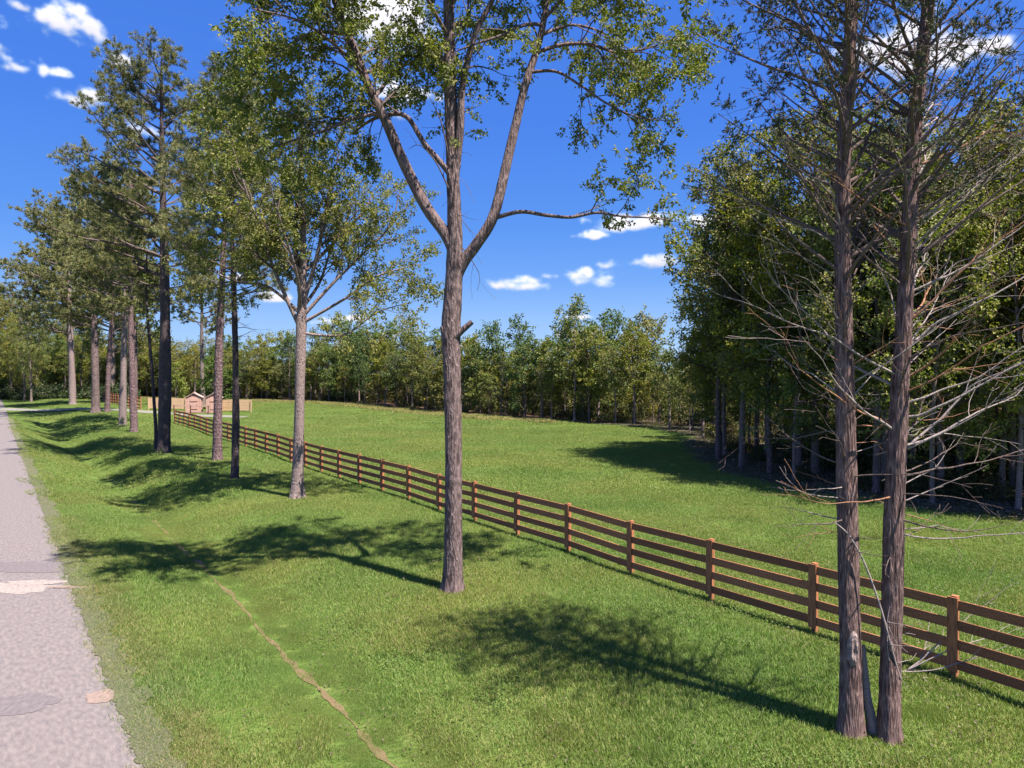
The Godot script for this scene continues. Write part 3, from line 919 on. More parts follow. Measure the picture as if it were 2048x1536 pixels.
func build_maple() -> void:
	var root := thing("roadside_tree", "broad-crowned tree with smooth pale pinkish trunk, standing left of the forked shade tree", "tree", gp(-8.8, 29.0))
	var k := 0.0204
	var trunk := smooth_line(px_line([[0, -10, 0, .26], [0, 0, 0, .25], [2, 60, 0, .22], [6, 200, 0, .2], [10, 340, 0, .2], [13, 430, 0, .16], [16, 560, .1, .1], [14, 700, .2, .05], [10, 790, .2, .02]], k), 0.08)
	part("trunk", barky(trunk, 36, 0.006, 0.42, 7.0, 5.0), M.bark_pale, root)
	var S := {"last": 3, "seg": [0.4, 0.3, 0.2, 0.15], "wob": [0.18, 0.2, 0.26, 0.3], "trop": [0.05, 0.02, -0.03, -0.05], "kids": [2.0, 2.8, 4.6, 0], "angle": [42, 45, 45, 40], "len": [2.9, 1.3, 0.52, 0.3], "tip": [0.5, 0.55, 0.6, 1], "t0": [0.3, 0.2, 0.15, 0], "min_r": 0.004, "flat": 0.0, "leaf_from": 2, "dens": [0, 0, 16.0, 42.0], "leaf": 0.10, "spread": 0.09, "wide": 0.32, "colors": [Color(0.175, 0.195, 0.066), Color(0.2, 0.215, 0.075), Color(0.225, 0.235, 0.085), Color(0.15, 0.17, 0.06), Color(0.245, 0.245, 0.095)]}
	var W := MB.new()
	var F := MB.new()
	var list := [
		[[8, 340, 0, .1], [-30, 430, .2, .08], [-62, 515, .3, .06], [-95, 610, .4, .045], [-120, 705, .5, .02]],
		[[12, 420, 0, .12], [-5, 515, -.3, .09], [0, 645, -.5, .06], [8, 760, -.6, .02]],
		[[14, 390, 0, .1], [45, 490, .1, .08], [70, 610, .2, .055], [90, 690, .2, .02]],
		[[14, 365, 0, .085], [75, 435, -.2, .065], [135, 495, -.3, .05], [185, 550, -.4, .035], [205, 620, -.4, .015]],
		[[12, 350, 0, .07], [105, 400, .3, .05], [165, 440, .5, .038], [252, 462, .7, .014]],
		[[14, 330, 0, .06], [60, 325, 0, .05], [105, 330, .1, .04], [165, 372, .1, .03], [235, 392, .1, .01]],
		[[8, 370, 0, .08], [-50, 420, .3, .06], [-110, 430, .5, .045], [-165, 455, .6, .02]],
		[[10, 380, .1, .08], [20, 440, 1.3, .06], [10, 520, 2.4, .045], [0, 590, 3.2, .02]],
		[[10, 380, -.1, .08], [30, 440, -1.3, .06], [40, 520, -2.4, .045], [50, 590, -3.2, .02]],
		[[12, 450, .1, .08], [-50, 540, 1.3, .06], [-70, 620, 2.2, .045], [-80, 690, 2.8, .02]],
		[[12, 450, -.1, .08], [70, 530, -1.2, .06], [110, 590, -2.0, .045], [130, 640, -2.6, .02]]]
	for l in list:
		var line := smooth_line(px_line(l, k), 0.15)
		var b := MB.new()
		b.tube(line[0], line[1], 8)
		part("limb", b.mesh(), M.bark_pale, root)
		spawn(W, F, line[0], line[1], 0, S, (line[0] as PackedVector3Array).size() * 0.15, 0.28, 1.0)
	var up := PackedVector3Array()
	var ur := PackedFloat32Array()
	for q in range(100, (trunk[0] as PackedVector3Array).size()):
		up.append(trunk[0][q]); ur.append(trunk[1][q])
	spawn(W, F, up, ur, 0, S, up.size() * 0.08, 0.0, 1.3)
	stuff_part("twigs", W.mesh(), M.twig_brown, root)
	stuff_part("leaves", F.mesh(), M.leaf_b, root)
	print("maple leaves ", F.v.size() / 4)

func dead_branch(W: MB, p: Vector3, d: Vector3, length: float, r: float, level: int, up: float) -> void:
	var ns := maxi(5, int(length / 0.12))
	var pts := PackedVector3Array([p])
	var rad := PackedFloat32Array([r])
	for k in ns:
		d = (d + rv(0.11 + 0.05 * level + (0.3 if rng.randf() < 0.13 else 0.0)) + Vector3(0, up, 0)).normalized()
		p += d * (length / ns)
		pts.append(p)
		rad.append(maxf(r * (1.0 - 0.9 * (k + 1.0) / ns), 0.0028))
	W.tube(pts, rad, 6 if r > 0.012 else 4, Color.WHITE, false)
	if level < 2:
		var cnt := int(length * (2.1 if level == 0 else 2.6))
		for k in cnt:
			var j := rng.randi_range(int(pts.size() * 0.25), pts.size() - 2)
			var ax := (pts[j + 1] - pts[j]).normalized()
			var side := (rv() * Vector3(1, 0.7, 1)).normalized()
			side = (side - ax * side.dot(ax)).normalized()
			dead_branch(W, pts[j], (ax * 0.8 + side * 0.62).normalized(), length * rng.randf_range(0.18, 0.42), minf(rad[j] * 0.6, 0.011), level + 1, up * 0.5)

func build_cedars() -> void:
	var k := 0.00705
	var S := {"last": 3, "seg": [0.2, 0.15, 0.1, 0.1], "wob": [0.14, 0.2, 0.25, 0.3], "trop": [0.05, 0.02, 0.0, 0.0], "kids": [2.6, 3.4, 7.0, 0], "angle": [48, 45, 40, 40], "len": [1.25, 0.55, 0.22, 0.2], "tip": [0.5, 0.55, 0.6, 1], "t0": [0.4, 0.25, 0.2, 0], "min_r": 0.002, "flat": 0.2, "leaf_from": 2, "dens": [0, 0, 15.0, 36.0], "leaf": 0.055, "spread": 0.02, "per": 6, "thin": 0.0075, "kind": 2, "leaf_t0": 0.3, "colors": [Color(0.05, 0.07, 0.036), Color(0.065, 0.08, 0.038), Color(0.04, 0.058, 0.036), Color(0.10, 0.085, 0.045)]}
	var list := [
		["scarred twin cedar with shaggy reddish bark, bare dead branches and oval trunk scar", Vector2(4.85, 10.1), [[0, -12, 0, .168], [0, 0, 0, .16], [0, 130, 0, .146], [-5, 300, 0, .138], [-12, 560, 0, .124], [-20, 800, .02, .11], [-26, 1060, .04, .096], [-22, 1240, .06, .086], [-14, 1460, .1, .07], [-8, 1650, .1, .04], [-6, 1800, .1, .012]], -1.0],
		["twin cedar leaning gently towards the wood, with long pale bare branches reaching into it", Vector2(5.32, 9.95), [[0, -12, 0, .155], [0, 0, 0, .146], [2, 120, 0, .134], [5, 280, 0, .13], [8, 480, 0, .12], [20, 760, 0, .106], [32, 980, -.02, .097], [46, 1230, -.05, .087], [76, 1480, -.1, .07], [100, 1660, -.15, .04], [112, 1800, -.15, .012]], 1.0]]
	for t in 2:
		var e: Array = list[t]
		var at: Vector2 = e[1]
		var root := thing("cedar_tree", e[0], "tree", gp(at.x, at.y), 0.0, "cedars by the fence")
		var line := smooth_line(px_line(e[2], k), 0.05)
		var pts: PackedVector3Array = line[0]
		var rad: PackedFloat32Array = line[1]
		part("trunk", barky(line, 52, 0.014, 0.3, 11.0 + t, 11.0), M.bark_cedar, root)
		var W := MB.new()
		var F := MB.new()
		var lean: float = e[3]
		var n_dead := [70, 78][t] as int
		for q in n_dead:   # dead lower branches
			var y := lerpf(2.6, 9.0, pow((q + rng.randf()) / n_dead, 0.9))
			var j := 0
			while j < pts.size() - 1 and pts[j].y < y:
				j += 1
			var a := rng.randf_range(-1.25, 1.25)
			if rng.randf() < 0.22:
				a += PI
			var d := Vector3(cos(a) * lean, 0, sin(a) * 0.9).normalized()
			var rise := lerpf(-0.05, 0.8, clampf((y - 2.6) / 4.0, 0, 1)) + rng.randf_range(-0.25, 0.2)
			var ln := rng.randf_range(1.2, 3.3) if t == 1 else rng.randf_range(0.7, 2.0)
			if y < 3.6:
				ln *= 0.7
			var pick := rng.randf()
			var into := MB.new()
			dead_branch(into, pts[j], (d + Vector3(0, rise, 0)).normalized(), ln, 0.005 + 0.0056 * ln * rng.randf_range(0.6, 1.2), 0, 0.02)
			var bm: Material = M.twig_brown
			if pick < (0.55 if t == 1 else 0.2):
				bm = M.twig_grey
			elif pick < (0.65 if t == 1 else 0.32):
				bm = M.twig_red
			part("dead_branch", into.mesh(), bm, root)
		for q in 52:   # living upper branches
			var y := lerpf(6.3, 12.4, (q + rng.randf()) / 52.0)
			var j := 0
			while j < pts.size() - 1 and pts[j].y < y:
				j += 1
			var a := rng.randf() * TAU
			var d := Vector3(cos(a), rng.randf_range(0.45, 0.95), sin(a)).normalized()
			var ln := rng.randf_range(1.8, 3.4) * lerpf(1.0, 0.4, clampf((y - 8.5) / 4.0, 0, 1))
			var cl := PackedVector3Array([pts[j]])
			var cr := PackedFloat32Array([0.03])
			var p := pts[j]
			for z in 14:
				d = (d + rv(0.1) + Vector3(0, 0.015, 0)).normalized()
				p += d * ln / 14.0
				cl.append(p); cr.append(0.03 * (1.0 - 0.06 * (z + 1)))
			var B1 := MB.new()
			B1.tube(cl, cr, 6)
			part("live_branch", B1.mesh(), M.twig_brown, root)
			spawn(W, F, cl, cr, 0, S, ln, 0.3, 0.75 if y > 7.6 else 0.42)
		stuff_part("twigs", W.mesh(), M.twig_brown, root)
		stuff_part("foliage", F.mesh(), M.cedar_leaf, root)
		print("cedar needles ", F.i.size() / 3)
		if t == 0:
			# oval scar: callus rims folding round a hollow
			var m := MB.new()
			var no := 26
			for ring in 11:
				var f := ring / 10.0
				for q in no:
					var a := TAU * q / no
					var lx := 0.09 * f * cos(a)
					var bulge := 0.032 * (1.0 - f * f) - 0.045 * exp(-pow(f / 0.25, 2.0)) + 0.008 * sin(f * 16.0 + 0.6 * sin(a * 3.0)) * (1.0 - f) - 0.03 * pow(f, 8.0)
					m.v.append(Vector3(-0.03 + lx, 1.24 + 0.25 * f * sin(a) * (1.0 if sin(a) < 0 else 1.3), sqrt(0.156 * 0.156 - lx * lx) + bulge))
					m.n.append(Vector3.ZERO)
			for ring in 10:
				for q in no:
					var a0 := ring * no + q
					var a1 := ring * no + (q + 1) % no
					m.i.append(a0); m.i.append(a1); m.i.append(a0 + no)
					m.i.append(a1); m.i.append(a1 + no); m.i.append(a0 + no)
					var nn := (m.v[a0 + no] - m.v[a0]).cross(m.v[a1] - m.v[a0]) + (m.v[a0 + no] - m.v[a1]).cross(m.v[a1 + no] - m.v[a1])
					if nn.z < 0:
						nn = -nn
					m.n[a0] += nn; m.n[a1] += nn; m.n[a0 + no] += nn; m.n[a1 + no] += nn
			for q in m.n.size():
				m.n[q] = m.n[q].normalized()
			part("bark_scar", m.mesh(), M.bark_pale, root)
	# the split dead stem between the twins and the vine hanging round it
	var stem := thing("dead_stem", "split grey dead stem leaning at the foot of the twin cedars", "dead wood", gp(5.13, 10.1))
	var ls := smooth_line([[0.06, -0.1, 0.02, .07], [0.03, 0.1, 0.02, .06], [-0.04, 0.5, 0.0, .05], [-0.08, 0.9, 0.0, .04], [-0.1, 1.28, 0.0, .012]], 0.04)
	part("stem", barky(ls, 20, 0.012, 0.4, 3.0, 9.0), M.twig_grey, stem)
	var V := MB.new()
	for l in [[[0.3, 0.9, 0.25, .012], [0.22, 1.1, 0.28, .013], [0.1, 1.5, 0.3, .014], [-0.02, 1.95, 0.28, .014], [-0.2, 2.5, 0.22, .013], [-0.42, 2.9, 0.2, .012], [-0.62, 3.08, 0.2, .008]], [[0.28, 0.85, 0.25, .008], [0.12, 1.2, 0.27, .008], [0.1, 1.7, 0.26, .006], [0.16, 2.0, 0.25, .004]]]:
		var lv := smooth_line(l, 0.05)
		V.tube(lv[0], lv[1], 6)
		for q in 3:
			dead_branch(V, lv[0][5 + q * 6], (Vector3(0.4, -0.3, 0.2) + rv(0.6)).normalized(), 0.4, 0.006, 1, 0.0)
	stuff_part("hanging_branch", V.mesh(), M.twig_grey, stem)
	# fallen pale branches behind the twins
	var fb := thing("fallen_branch", "pale bare branch sticking up from the grass behind the twin cedars", "branch", gp(6.6, 12.0))
	var B := MB.new()
	for q in 5:
		dead_branch(B, Vector3(0.05 * q, 0.02, 0), Vector3(0.8, 0.42 + 0.12 * q, rng.randf_range(-0.4, 0.4)).normalized(), rng.randf_range(1.2, 2.4), 0.014, 0, 0.0)
	stuff_part("wood", B.mesh(), M.twig_grey, fb)

# ---------------------------------------------------------------- pines
func pine_parts(W: MB, F: MB, h: float, r0: float, clear: float, wide: float, S: Dictionary, lean: Vector3, sides_bias := 0.0) -> Array:
	var raw := []
	for q in 9:
		var f := q / 8.0
		raw.append([lean.x * f * h + 0.12 * sin(f * 5.0 + h), f * h - 0.12, lean.z * f * h + 0.1 * cos(f * 4.0 + h), maxf(r0 * (1.0 - 0.9 * pow(f, 1.25)), 0.02)])
	var line := smooth_line(raw, 0.12)
	var pts: PackedVector3Array = line[0]
	var y := clear
	while y < h - 0.4:
		var f := (y - clear) / (h - clear)
		var j := mini(int(y / h * pts.size()), pts.size() - 1)
		for q in rng.randi_range(3, 4):
			var a := rng.randf() * TAU
			var ln := wide * (0.24 + 0.72 * pow(1.0 - f, 0.75)) * (0.75 + 0.25 * smoothstep(0.0, 0.2, f)) * rng.randf_range(0.65, 1.15) * (0.7 if f < 0.06 else 1.0)
			ln *= 1.0 + sides_bias * -cos(a)
			var d := Vector3(cos(a), lerpf(0.12, 0.75, f), sin(a)).normalized()
			var cl := PackedVector3Array([pts[j]])
			var cr := PackedFloat32Array([0.012 * ln + 0.015])
			var p := pts[j]
			for z in 10:
				d = (d + rv(0.1) + Vector3(0, 0.03, 0)).normalized()
				p += d * ln / 10.0
				cl.append(p); cr.append((0.012 * ln + 0.015) * (1.0 - 0.085 * (z + 1)))
			W.tube(cl, cr, 5)
			spawn(W, F, cl, cr, 0, S, ln, 0.3, 1.0)
		y += rng.randf_range(0.5, 0.85)
	# dead stubs below the crown
	for q in 7:
		var yy := lerpf(clear * 0.45, clear, rng.randf())
		var j := mini(int(yy / h * pts.size()), pts.size() - 1)
		var a := rng.randf() * TAU
		dead_branch(W, pts[j], Vector3(cos(a), 0.1, sin(a)).normalized(), rng.randf_range(0.5, 1.7), 0.02, 1, -0.01)
	return line

func build_pines() -> void:
	var needle := [Color(0.16, 0.17, 0.066), Color(0.185, 0.19, 0.075), Color(0.21, 0.21, 0.085), Color(0.135, 0.145, 0.06)]
	var S := {"last": 2, "seg": [0.3, 0.25, 0.2], "wob": [0.15, 0.2, 0.25], "trop": [0.06, 0.06, 0.05], "kids": [2.4, 3.2, 0], "angle": [48, 45, 40], "len": [1.45, 0.6, 0.3], "tip": [0.55, 0.6, 1], "t0": [0.3, 0.25, 0], "min_r": 0.004, "flat": 0.45, "leaf_from": 1, "dens": [0, 7.0, 15.0], "leaf": 0.24, "spread": 0.06, "per": 11, "thin": 0.011, "kind": 1, "leaf_t0": 0.35, "colors": needle}
	var list := [
		# x, depth, height, trunk radius, clear stem, crown reach, lean, bark, label
		[-13.5, 34.4, 19.5, .17, 9.0, 4.0, Vector3(0, 0, 0), "bark_dark", "slender near-black pine trunk, closest pine to the pale-trunked roadside tree", 0.0],
		[-17.3, 41.5, 22.0, .26, 10.5, 4.4, Vector3(.045, 0, 0), "bark_pine", "leaning pine with pink plated bark, just behind the slender near-black one", 0.0],
		[-22.6, 46.0, 25.5, .4, 10.0, 7.0, Vector3(.005, 0, 0), "bark_dark", "stout dark-barked pine with wide dense crown and needles reaching over the road", 0.45],
		[-32.6, 61.0, 21.5, .29, 10.5, 6.2, Vector3(0, 0, 0), "bark_pine", "pink-barked pine with knobbly stubs, nearest of the close pair past the stout pine", 0.3],
		[-38.3, 70.0, 24.0, .34, 10.5, 7.6, Vector3(.01, 0, 0), "bark_pale", "straight grey-pink pine, farther of the close pair past the stout pine", 0.5],
		[-50.0, 85.0, 26.5, .46, 10.5, 9.0, Vector3(0, 0, 0), "bark_grey", "thick pine trunk crossed by a leaning one, beside the driveway", 0.5],
		[-49.0, 86.0, 23.0, .3, 12.0, 5.0, Vector3(.05, 0, 0), "bark_pine", "leaning blotchy pink pine rising from behind the thick trunk at the driveway", 0.0],
		[-64.5, 104.0, 27.0, .46, 10.5, 9.0, Vector3(-.008, 0, 0), "bark_pale", "pale grey pine, last of the verge row beyond the driveway", 0.5],
		[-66.5, 107.0, 26.0, .3, 11.0, 7.0, Vector3(-.03, 0, 0), "bark_grey", "thin grey pine close behind the last pale verge pine", 0.2],
		[-57.5, 108.0, 26.0, .38, 11.0, 7.0, Vector3(.012, 0, 0), "bark_grey", "grey pine standing back between the driveway and the far fence", 0.1],
		[-72.0, 128.0, 25.0, .4, 9.0, 8.0, Vector3(0, 0, 0), "bark_wood", "shaded pine at the bend where the road meets the wood", 0.1],
		[-44.0, 101.0, 22.0, .33, 10.5, 6.0, Vector3(0, 0, 0), "bark_wood", "pine rising behind the far fence and the tan boards", 0.0]]
	for e in list:
		var root := thing("pine_tree", e[8], "tree", gp(e[0], e[1]), 0.0, "pines along the verge")
		var W := MB.new()
		var F := MB.new()
		var S1 := S.duplicate()
		if e[1] > 55.0:
			S1.leaf = 0.32
			S1.thin = 0.026
			S1.per = 8
			S1.dens = [0, 5.5, 11.0]
			S1.kids = [2.0, 2.8, 0]
		var line := pine_parts(W, F, e[2], e[3], e[4], e[5], S1, e[6], e[9])
		part("trunk", barky(line, 22, 0.025 if e[7] != "bark_pale" else 0.012, 0.32, e[0], 6.0), M[e[7]], root)
		stuff_part("branches", W.mesh(), M.twig_brown, root)
		stuff_part("needles", F.mesh(), M.needle, root)
		if e[0] == -22.6:
			print("pine tris ", F.i.size() / 3, " wood ", W.i.size() / 3)
	# the thin crooked stem beside the stout pine
	var st := thing("crooked_tree", "thin crooked dark stem leaning against the stout dark pine", "tree", gp(-23.4, 46.6))
	var line := smooth_line([[0, -.1, 0, .12], [0, 1.5, 0, .11], [-.15, 4.0, 0, .1], [-.35, 7.0, 0, .09], [-.55, 10.0, 0, .07], [-.5, 13.0, 0, .04]], 0.1)
	part("trunk", barky(line, 14, 0.01, 0.2, 1.0, 4.0), M.bark_dark, st)
	var W2 := MB.new()
	var F2 := MB.new()
	var SL := broad_style(0.14, 20.0)
	spawn(W2, F2, line[0], line[1], 0, SL, 8.0, 0.5, 1.0)
	stuff_part("twigs", W2.mesh(), M.twig_brown, st)
	stuff_part("leaves", F2.mesh(), M.leaf_a, st)

# ---------------------------------------------------------------- woods
func broad_style(leaf: float, dens: float) -> Dictionary:
	return {"last": 2, "seg": [0.5, 0.35, 0.25], "wob": [0.18, 0.22, 0.26], "trop": [0.06, 0.0, -0.04], "kids": [2.0, 3.4, 0], "angle": [50, 48, 45], "len": [1.9, 0.9, 0.4], "tip": [0.5, 0.6, 1], "t0": [0.25, 0.2, 0], "min_r": 0.007, "flat": 0.0, "leaf_from": 1, "dens": [0, dens * 0.35, dens], "leaf": leaf, "spread": 0.16, "wide": 0.4, "colors": GREENS}

func broad_proto(h: float, clear: float, wide: float, r0: float, S: Dictionary, pal: Array) -> Dictionary:
	S.colors = pal
	var raw := []
	var ph := rng.randf() * 6.0
	for q in 8:
		var f := q / 7.0
		raw.append([0.3 * sin(f * 4.0 + ph) * f, f * h * 0.93 - 0.12, 0.3 * cos(f * 3.0 + ph) * f, maxf(r0 * (1.0 - 0.88 * pow(f, 1.1)), 0.015)])
	var line := smooth_line(raw, 0.25)
	var pts: PackedVector3Array = line[0]
	var W := MB.new()
	var F := MB.new()
	var cnt := int(h * 2.6)
	for q in cnt:
		var f := (q + rng.randf()) / cnt
		var y := lerpf(clear, h * 0.93, f)
		var j := mini(int(y / h / 0.93 * pts.size()), pts.size() - 1)
		var a := rng.randf() * TAU
		var prof := sin(clampf(0.18 + f * 0.72, 0, 1) * PI)
		var ln := wide * (0.4 + 0.75 * prof) * rng.randf_range(0.6, 1.15)
		var d := Vector3(cos(a), lerpf(0.15, 1.1, f), sin(a)).normalized()
		var cl := PackedVector3Array([pts[j]])
		var br := 0.012 * ln + 0.012
		var cr := PackedFloat32Array([br])
		var p := pts[j]
		for z in 7:
			d = (d + rv(0.16) + Vector3(0, 0.03, 0)).normalized()
			p += d * ln / 7.0
			cl.append(p); cr.append(br * (1.0 - 0.12 * (z + 1)))
		W.tube(cl, cr, 4, Color.WHITE, false)
		spawn(W, F, cl, cr, 0, S, ln, 0.2, 1.0)
	for q in 5:   # dead twigs under the crown
		var j := rng.randi_range(int(pts.size() * 0.12), int(pts.size() * clampf(clear / h + 0.1, 0.2, 0.9)))
		var a := rng.randf() * TAU
		dead_branch(W, pts[j], Vector3(cos(a), 0.25, sin(a)).normalized(), rng.randf_range(0.6, 1.8), 0.016, 1, 0.0)
	return {"trunk": barky(line, 12, 0.012, 0.25, ph, 4.0), "branches": W.mesh(), "leaves": F.mesh(), "h": h, "tris": F.i.size() / 3}

func cone_proto(h: float, wide: float, r0: float, leaf: float) -> Dictionary:
	# a pointed evergreen cedar
	var S := broad_style(leaf, 26.0)
	S.colors = [Color(0.055, 0.075, 0.036), Color(0.07, 0.088, 0.04), Color(0.09, 0.09, 0.048)]
	S.wide = 0.2
	var raw := []
	for q in 6:
		var f := q / 5.0
		raw.append([0.05 * sin(q * 2.0), f * h - 0.12, 0.05 * cos(q * 2.0), maxf(r0 * (1.0 - 0.95 * f), 0.01)])
	var line := smooth_line(raw, 0.25)
	var pts: PackedVector3Array = line[0]
	var W := MB.new()
	var F := MB.new()
	var cnt := int(h * 5)
	for q in cnt:
		var f := (q + rng.randf()) / cnt
		var y := lerpf(h * 0.22, h * 0.99, f)
		var j := mini(int(y / h * pts.size()), pts.size() - 1)
		var a := rng.randf() * TAU
		var ln := wide * (1.0 - f * 0.92) * rng.randf_range(0.7, 1.2)
		var d := Vector3(cos(a), 0.75, sin(a)).normalized()
		var cl := PackedVector3Array([pts[j], pts[j] + d * ln * 0.5, pts[j] + d * ln])
		W.tube(cl, PackedFloat32Array([0.02, 0.015, 0.006]), 3, Color.WHITE, false)
		S.len = [0.8 * (1.0 - f * 0.6), 0.5, 0.3]
		spawn(W, F, cl, PackedFloat32Array([0.02, 0.015, 0.006]), 0, S, maxf(ln, 0.7), 0.15, 1.0)
	return {"trunk": barky(line, 10, 0.01, 0.2, 2.0, 4.0), "branches": W.mesh(), "leaves": F.mesh(), "h": h, "tris": F.i.size() / 3}

func put_tree(called: String, label: String, group: String, P: Dictionary, at: Vector2, turn: float, sc: Vector3, bark_: Material, leaf_: Material) -> void:
	var o := thing(called, label, "tree", gp(at.x, at.y, -0.02), turn, group)
	o.scale = sc
	part("trunk", P.trunk, bark_, o)
	stuff_part("branches", P.branches, M.twig_brown, o)
	part("crown", P.leaves, leaf_, o)

func build_woods() -> void:
	var light := [Color(0.21, 0.23, 0.058), Color(0.24, 0.25, 0.066), Color(0.18, 0.20, 0.055), Color(0.265, 0.26, 0.075)]
	var mid := [Color(0.16, 0.19, 0.062), Color(0.185, 0.205, 0.068), Color(0.135, 0.165, 0.058), Color(0.21, 0.22, 0.075)]
	var olive := [Color(0.2, 0.2, 0.074), Color(0.225, 0.215, 0.082), Color(0.17, 0.175, 0.068)]
	# near wood
	var N := []
	N.append(broad_proto(15.0, 4.4, 3.0, .15, broad_style(0.14, 23.0), mid))
	N.append(broad_proto(13.5, 3.2, 2.9, .13, broad_style(0.14, 22.0), light))
	N.append(broad_proto(16.5, 5.2, 3.2, .17, broad_style(0.15, 21.0), olive))
	N.append(broad_proto(12.0, 2.2, 2.6, .10, broad_style(0.13, 23.0), light))
	N.append(broad_proto(14.0, 6.0, 2.6, .10, broad_style(0.15, 18.0), olive))
	# far wood
	var R := []
	R.append(broad_proto(10.5, 2.2, 2.4, .12, broad_style(0.23, 12.5), mid))
	R.append(broad_proto(11.5, 3.2, 2.5, .13, broad_style(0.23, 12.5), light))
	R.append(broad_proto(9.5, 1.5, 2.4, .11, broad_style(0.23, 12.5), olive))
	R.append(broad_proto(12.0, 4.4, 2.2, .14, broad_style(0.22, 10.0), mid))
	R.append(broad_proto(10.0, 4.0, 1.9, .10, broad_style(0.2, 9.0), olive))
	R.append(cone_proto(10.0, 1.9, .13, 0.2))
	var tris := 0
	for p in N + R:
		tris += p.tris
	print("wood protos leaf tris ", tris)
	var looks := ["dark-green leafy", "bright yellow-green leafy", "olive-crowned tall", "low-branching leafy", "slim high-crowned"]
	var farlooks := ["mid-green rounded", "bright green", "low olive", "tall pale-trunked", "slim thin-crowned", "pointed dark evergreen"]
	var barks := [M.bark_wood, M.bark_pale, M.bark_grey, M.bark_wood]
	var lf := [M.leaf_a, M.leaf_b, M.leaf_d, M.leaf_c]
	var total := edge_pts.size() * 0.4
	var s_near := 54.0   # up to here along the edge is the near wood
	for row in 4:
		var s := 16.0 if row < 2 else 10.0
		var kn := 0
		var kf := 0
		while s < total - 8.0:
			var near := s < s_near
			var off: float = [1.0, 3.6, 7.5, 13.0][row] + rng.randf_range(-0.5, 0.9)
			var p := edge_at(s, off)
			if p.x / p.y > 0.98:   # well outside the picture
				s += 2.0
				continue
			var turn := rng.randf() * TAU
			if near:
				var k := rng.randi() % N.size()
				var sc := rng.randf_range(0.88, 1.12) * (0.94 if row == 0 else 1.04)
				var lab := "tree deep inside the near wood, largely hidden behind its edge trees"
				if row == 0:
					lab = "%s tree in the front row of the near wood, %s from the cedars" % [looks[k], ordinal(kn)]
				elif row == 1:
					lab = "%s tree in the near wood's second row, %s from the cedars" % [looks[k], ordinal(kn)]
				put_tree("forest_tree", lab, "trees of the near wood" if row < 2 else "trees deep inside the near wood", N[k], p, turn, Vector3(sc, sc * rng.randf_range(0.93, 1.08), sc), barks[rng.randi() % 4], lf[rng.randi() % 4])
				kn += 1
				s += [2.5, 2.7, 3.4, 4.6][row] * rng.randf_range(0.8, 1.25)
			else:
				var k := rng.randi() % R.size()
				if k == 5 and rng.randf() < 0.45:
					k = 0
				if row == 0 and k < 3 and rng.randf() < 0.55:
					k = 3 + rng.randi() % 2
				var depth_sc: float = lerpf(0.94, 1.12, clampf((p.y - 70.0) / 60.0, 0, 1)) * [0.68, 0.77, 0.84, 0.9][row]
				var sc: float = rng.randf_range(0.7, 1.22) * depth_sc * (1.25 if rng.randf() < 0.08 else 1.0)
				var lab := "tree deep inside the far wood, only its crown showing over the edge trees"
				if row == 0:
					lab = "%s tree in the front row across the pasture, %s from the near wood" % [farlooks[k], ordinal(kf)]
				elif row == 1:
					lab = "%s tree in the second row across the pasture, %s from the near wood" % [farlooks[k], ordinal(kf)]
				put_tree("treeline_tree", lab, "trees along the far side of the pasture" if row < 2 else "trees deep inside the far wood", R[k], p, turn, Vector3(sc * 1.12, sc * rng.randf_range(0.9, 1.12), sc * 1.12), barks[(rng.randi() % 3) + (0 if k != 3 else 0)] if k != 3 else M.bark_pale, lf[rng.randi() % 4])
				kf += 1
				s += [2.5, 3.0, 3.8, 5.5][row] * rng.randf_range(0.75, 1.3)
	# trees that close the view where the road runs into the wood
	var spots := [Vector2(-84, 124), Vector2(-90, 131), Vector2(-97, 134), Vector2(-95, 142), Vector2(-103, 146), Vector2(-88, 140), Vector2(-110, 150), Vector2(-80, 132), Vector2(-118, 158), Vector2(-126, 166), Vector2(-112, 143), Vector2(-121, 149)]
	for k in spots.size():
		var q := k % 4
		var sc := rng.randf_range(1.15, 1.4)
		put_tree("roadside_wood_tree", "%s tree at the far bend of the road, %s from the verge pines" % [looks[q], ordinal(k)], "trees at the far bend of the road", N[q], spots[k], rng.randf() * TAU, Vector3(sc, sc, sc), M.bark_wood, lf[k % 4])
	# the bright young tree and the bush behind the sheds
	var young := broad_proto(6.5, 0.8, 1.9, .08, broad_style(0.2, 18.0), [Color(0.19, 0.22, 0.045), Color(0.22, 0.24, 0.055), Color(0.16, 0.2, 0.04)])
	put_tree("young_tree", "low bright yellow-green young tree left of the two sheds", "young trees by the sheds", young, Vector2(-44.2, 93.5), 0.4, Vector3(0.9, 0.85, 0.9), M.bark_wood, M.leaf_a)
	put_tree("young_tree", "low green young tree right behind the two sheds", "young trees by the sheds", young, Vector2(-38.6, 92.5), 2.1, Vector3(1.1, 1.0, 1.1), M.bark_wood, M.leaf_c)

# ---------------------------------------------------------------- brush, grass, litter
func scatter(called: String, label: String, category: String, mesh_: Mesh, mat_: Material, xf: Array, cols: Array) -> void:
	var mm := MultiMesh.new()
	mm.transform_format = MultiMesh.TRANSFORM_3D
	mm.use_colors = not cols.is_empty()
	mm.mesh = mesh_
	mm.instance_count = xf.size()
	for k in xf.size():
		mm.set_instance_transform(k, xf[k])
		if cols:
			mm.set_instance_color(k, cols[k])
	var o := MultiMeshInstance3D.new()
	o.name = numbered(called)
	o.multimesh = mm
	o.material_override = mat_
	o.set_meta("kind", "stuff")
	o.set_meta("label", label)
	o.set_meta("category", category)
	add_child(o)

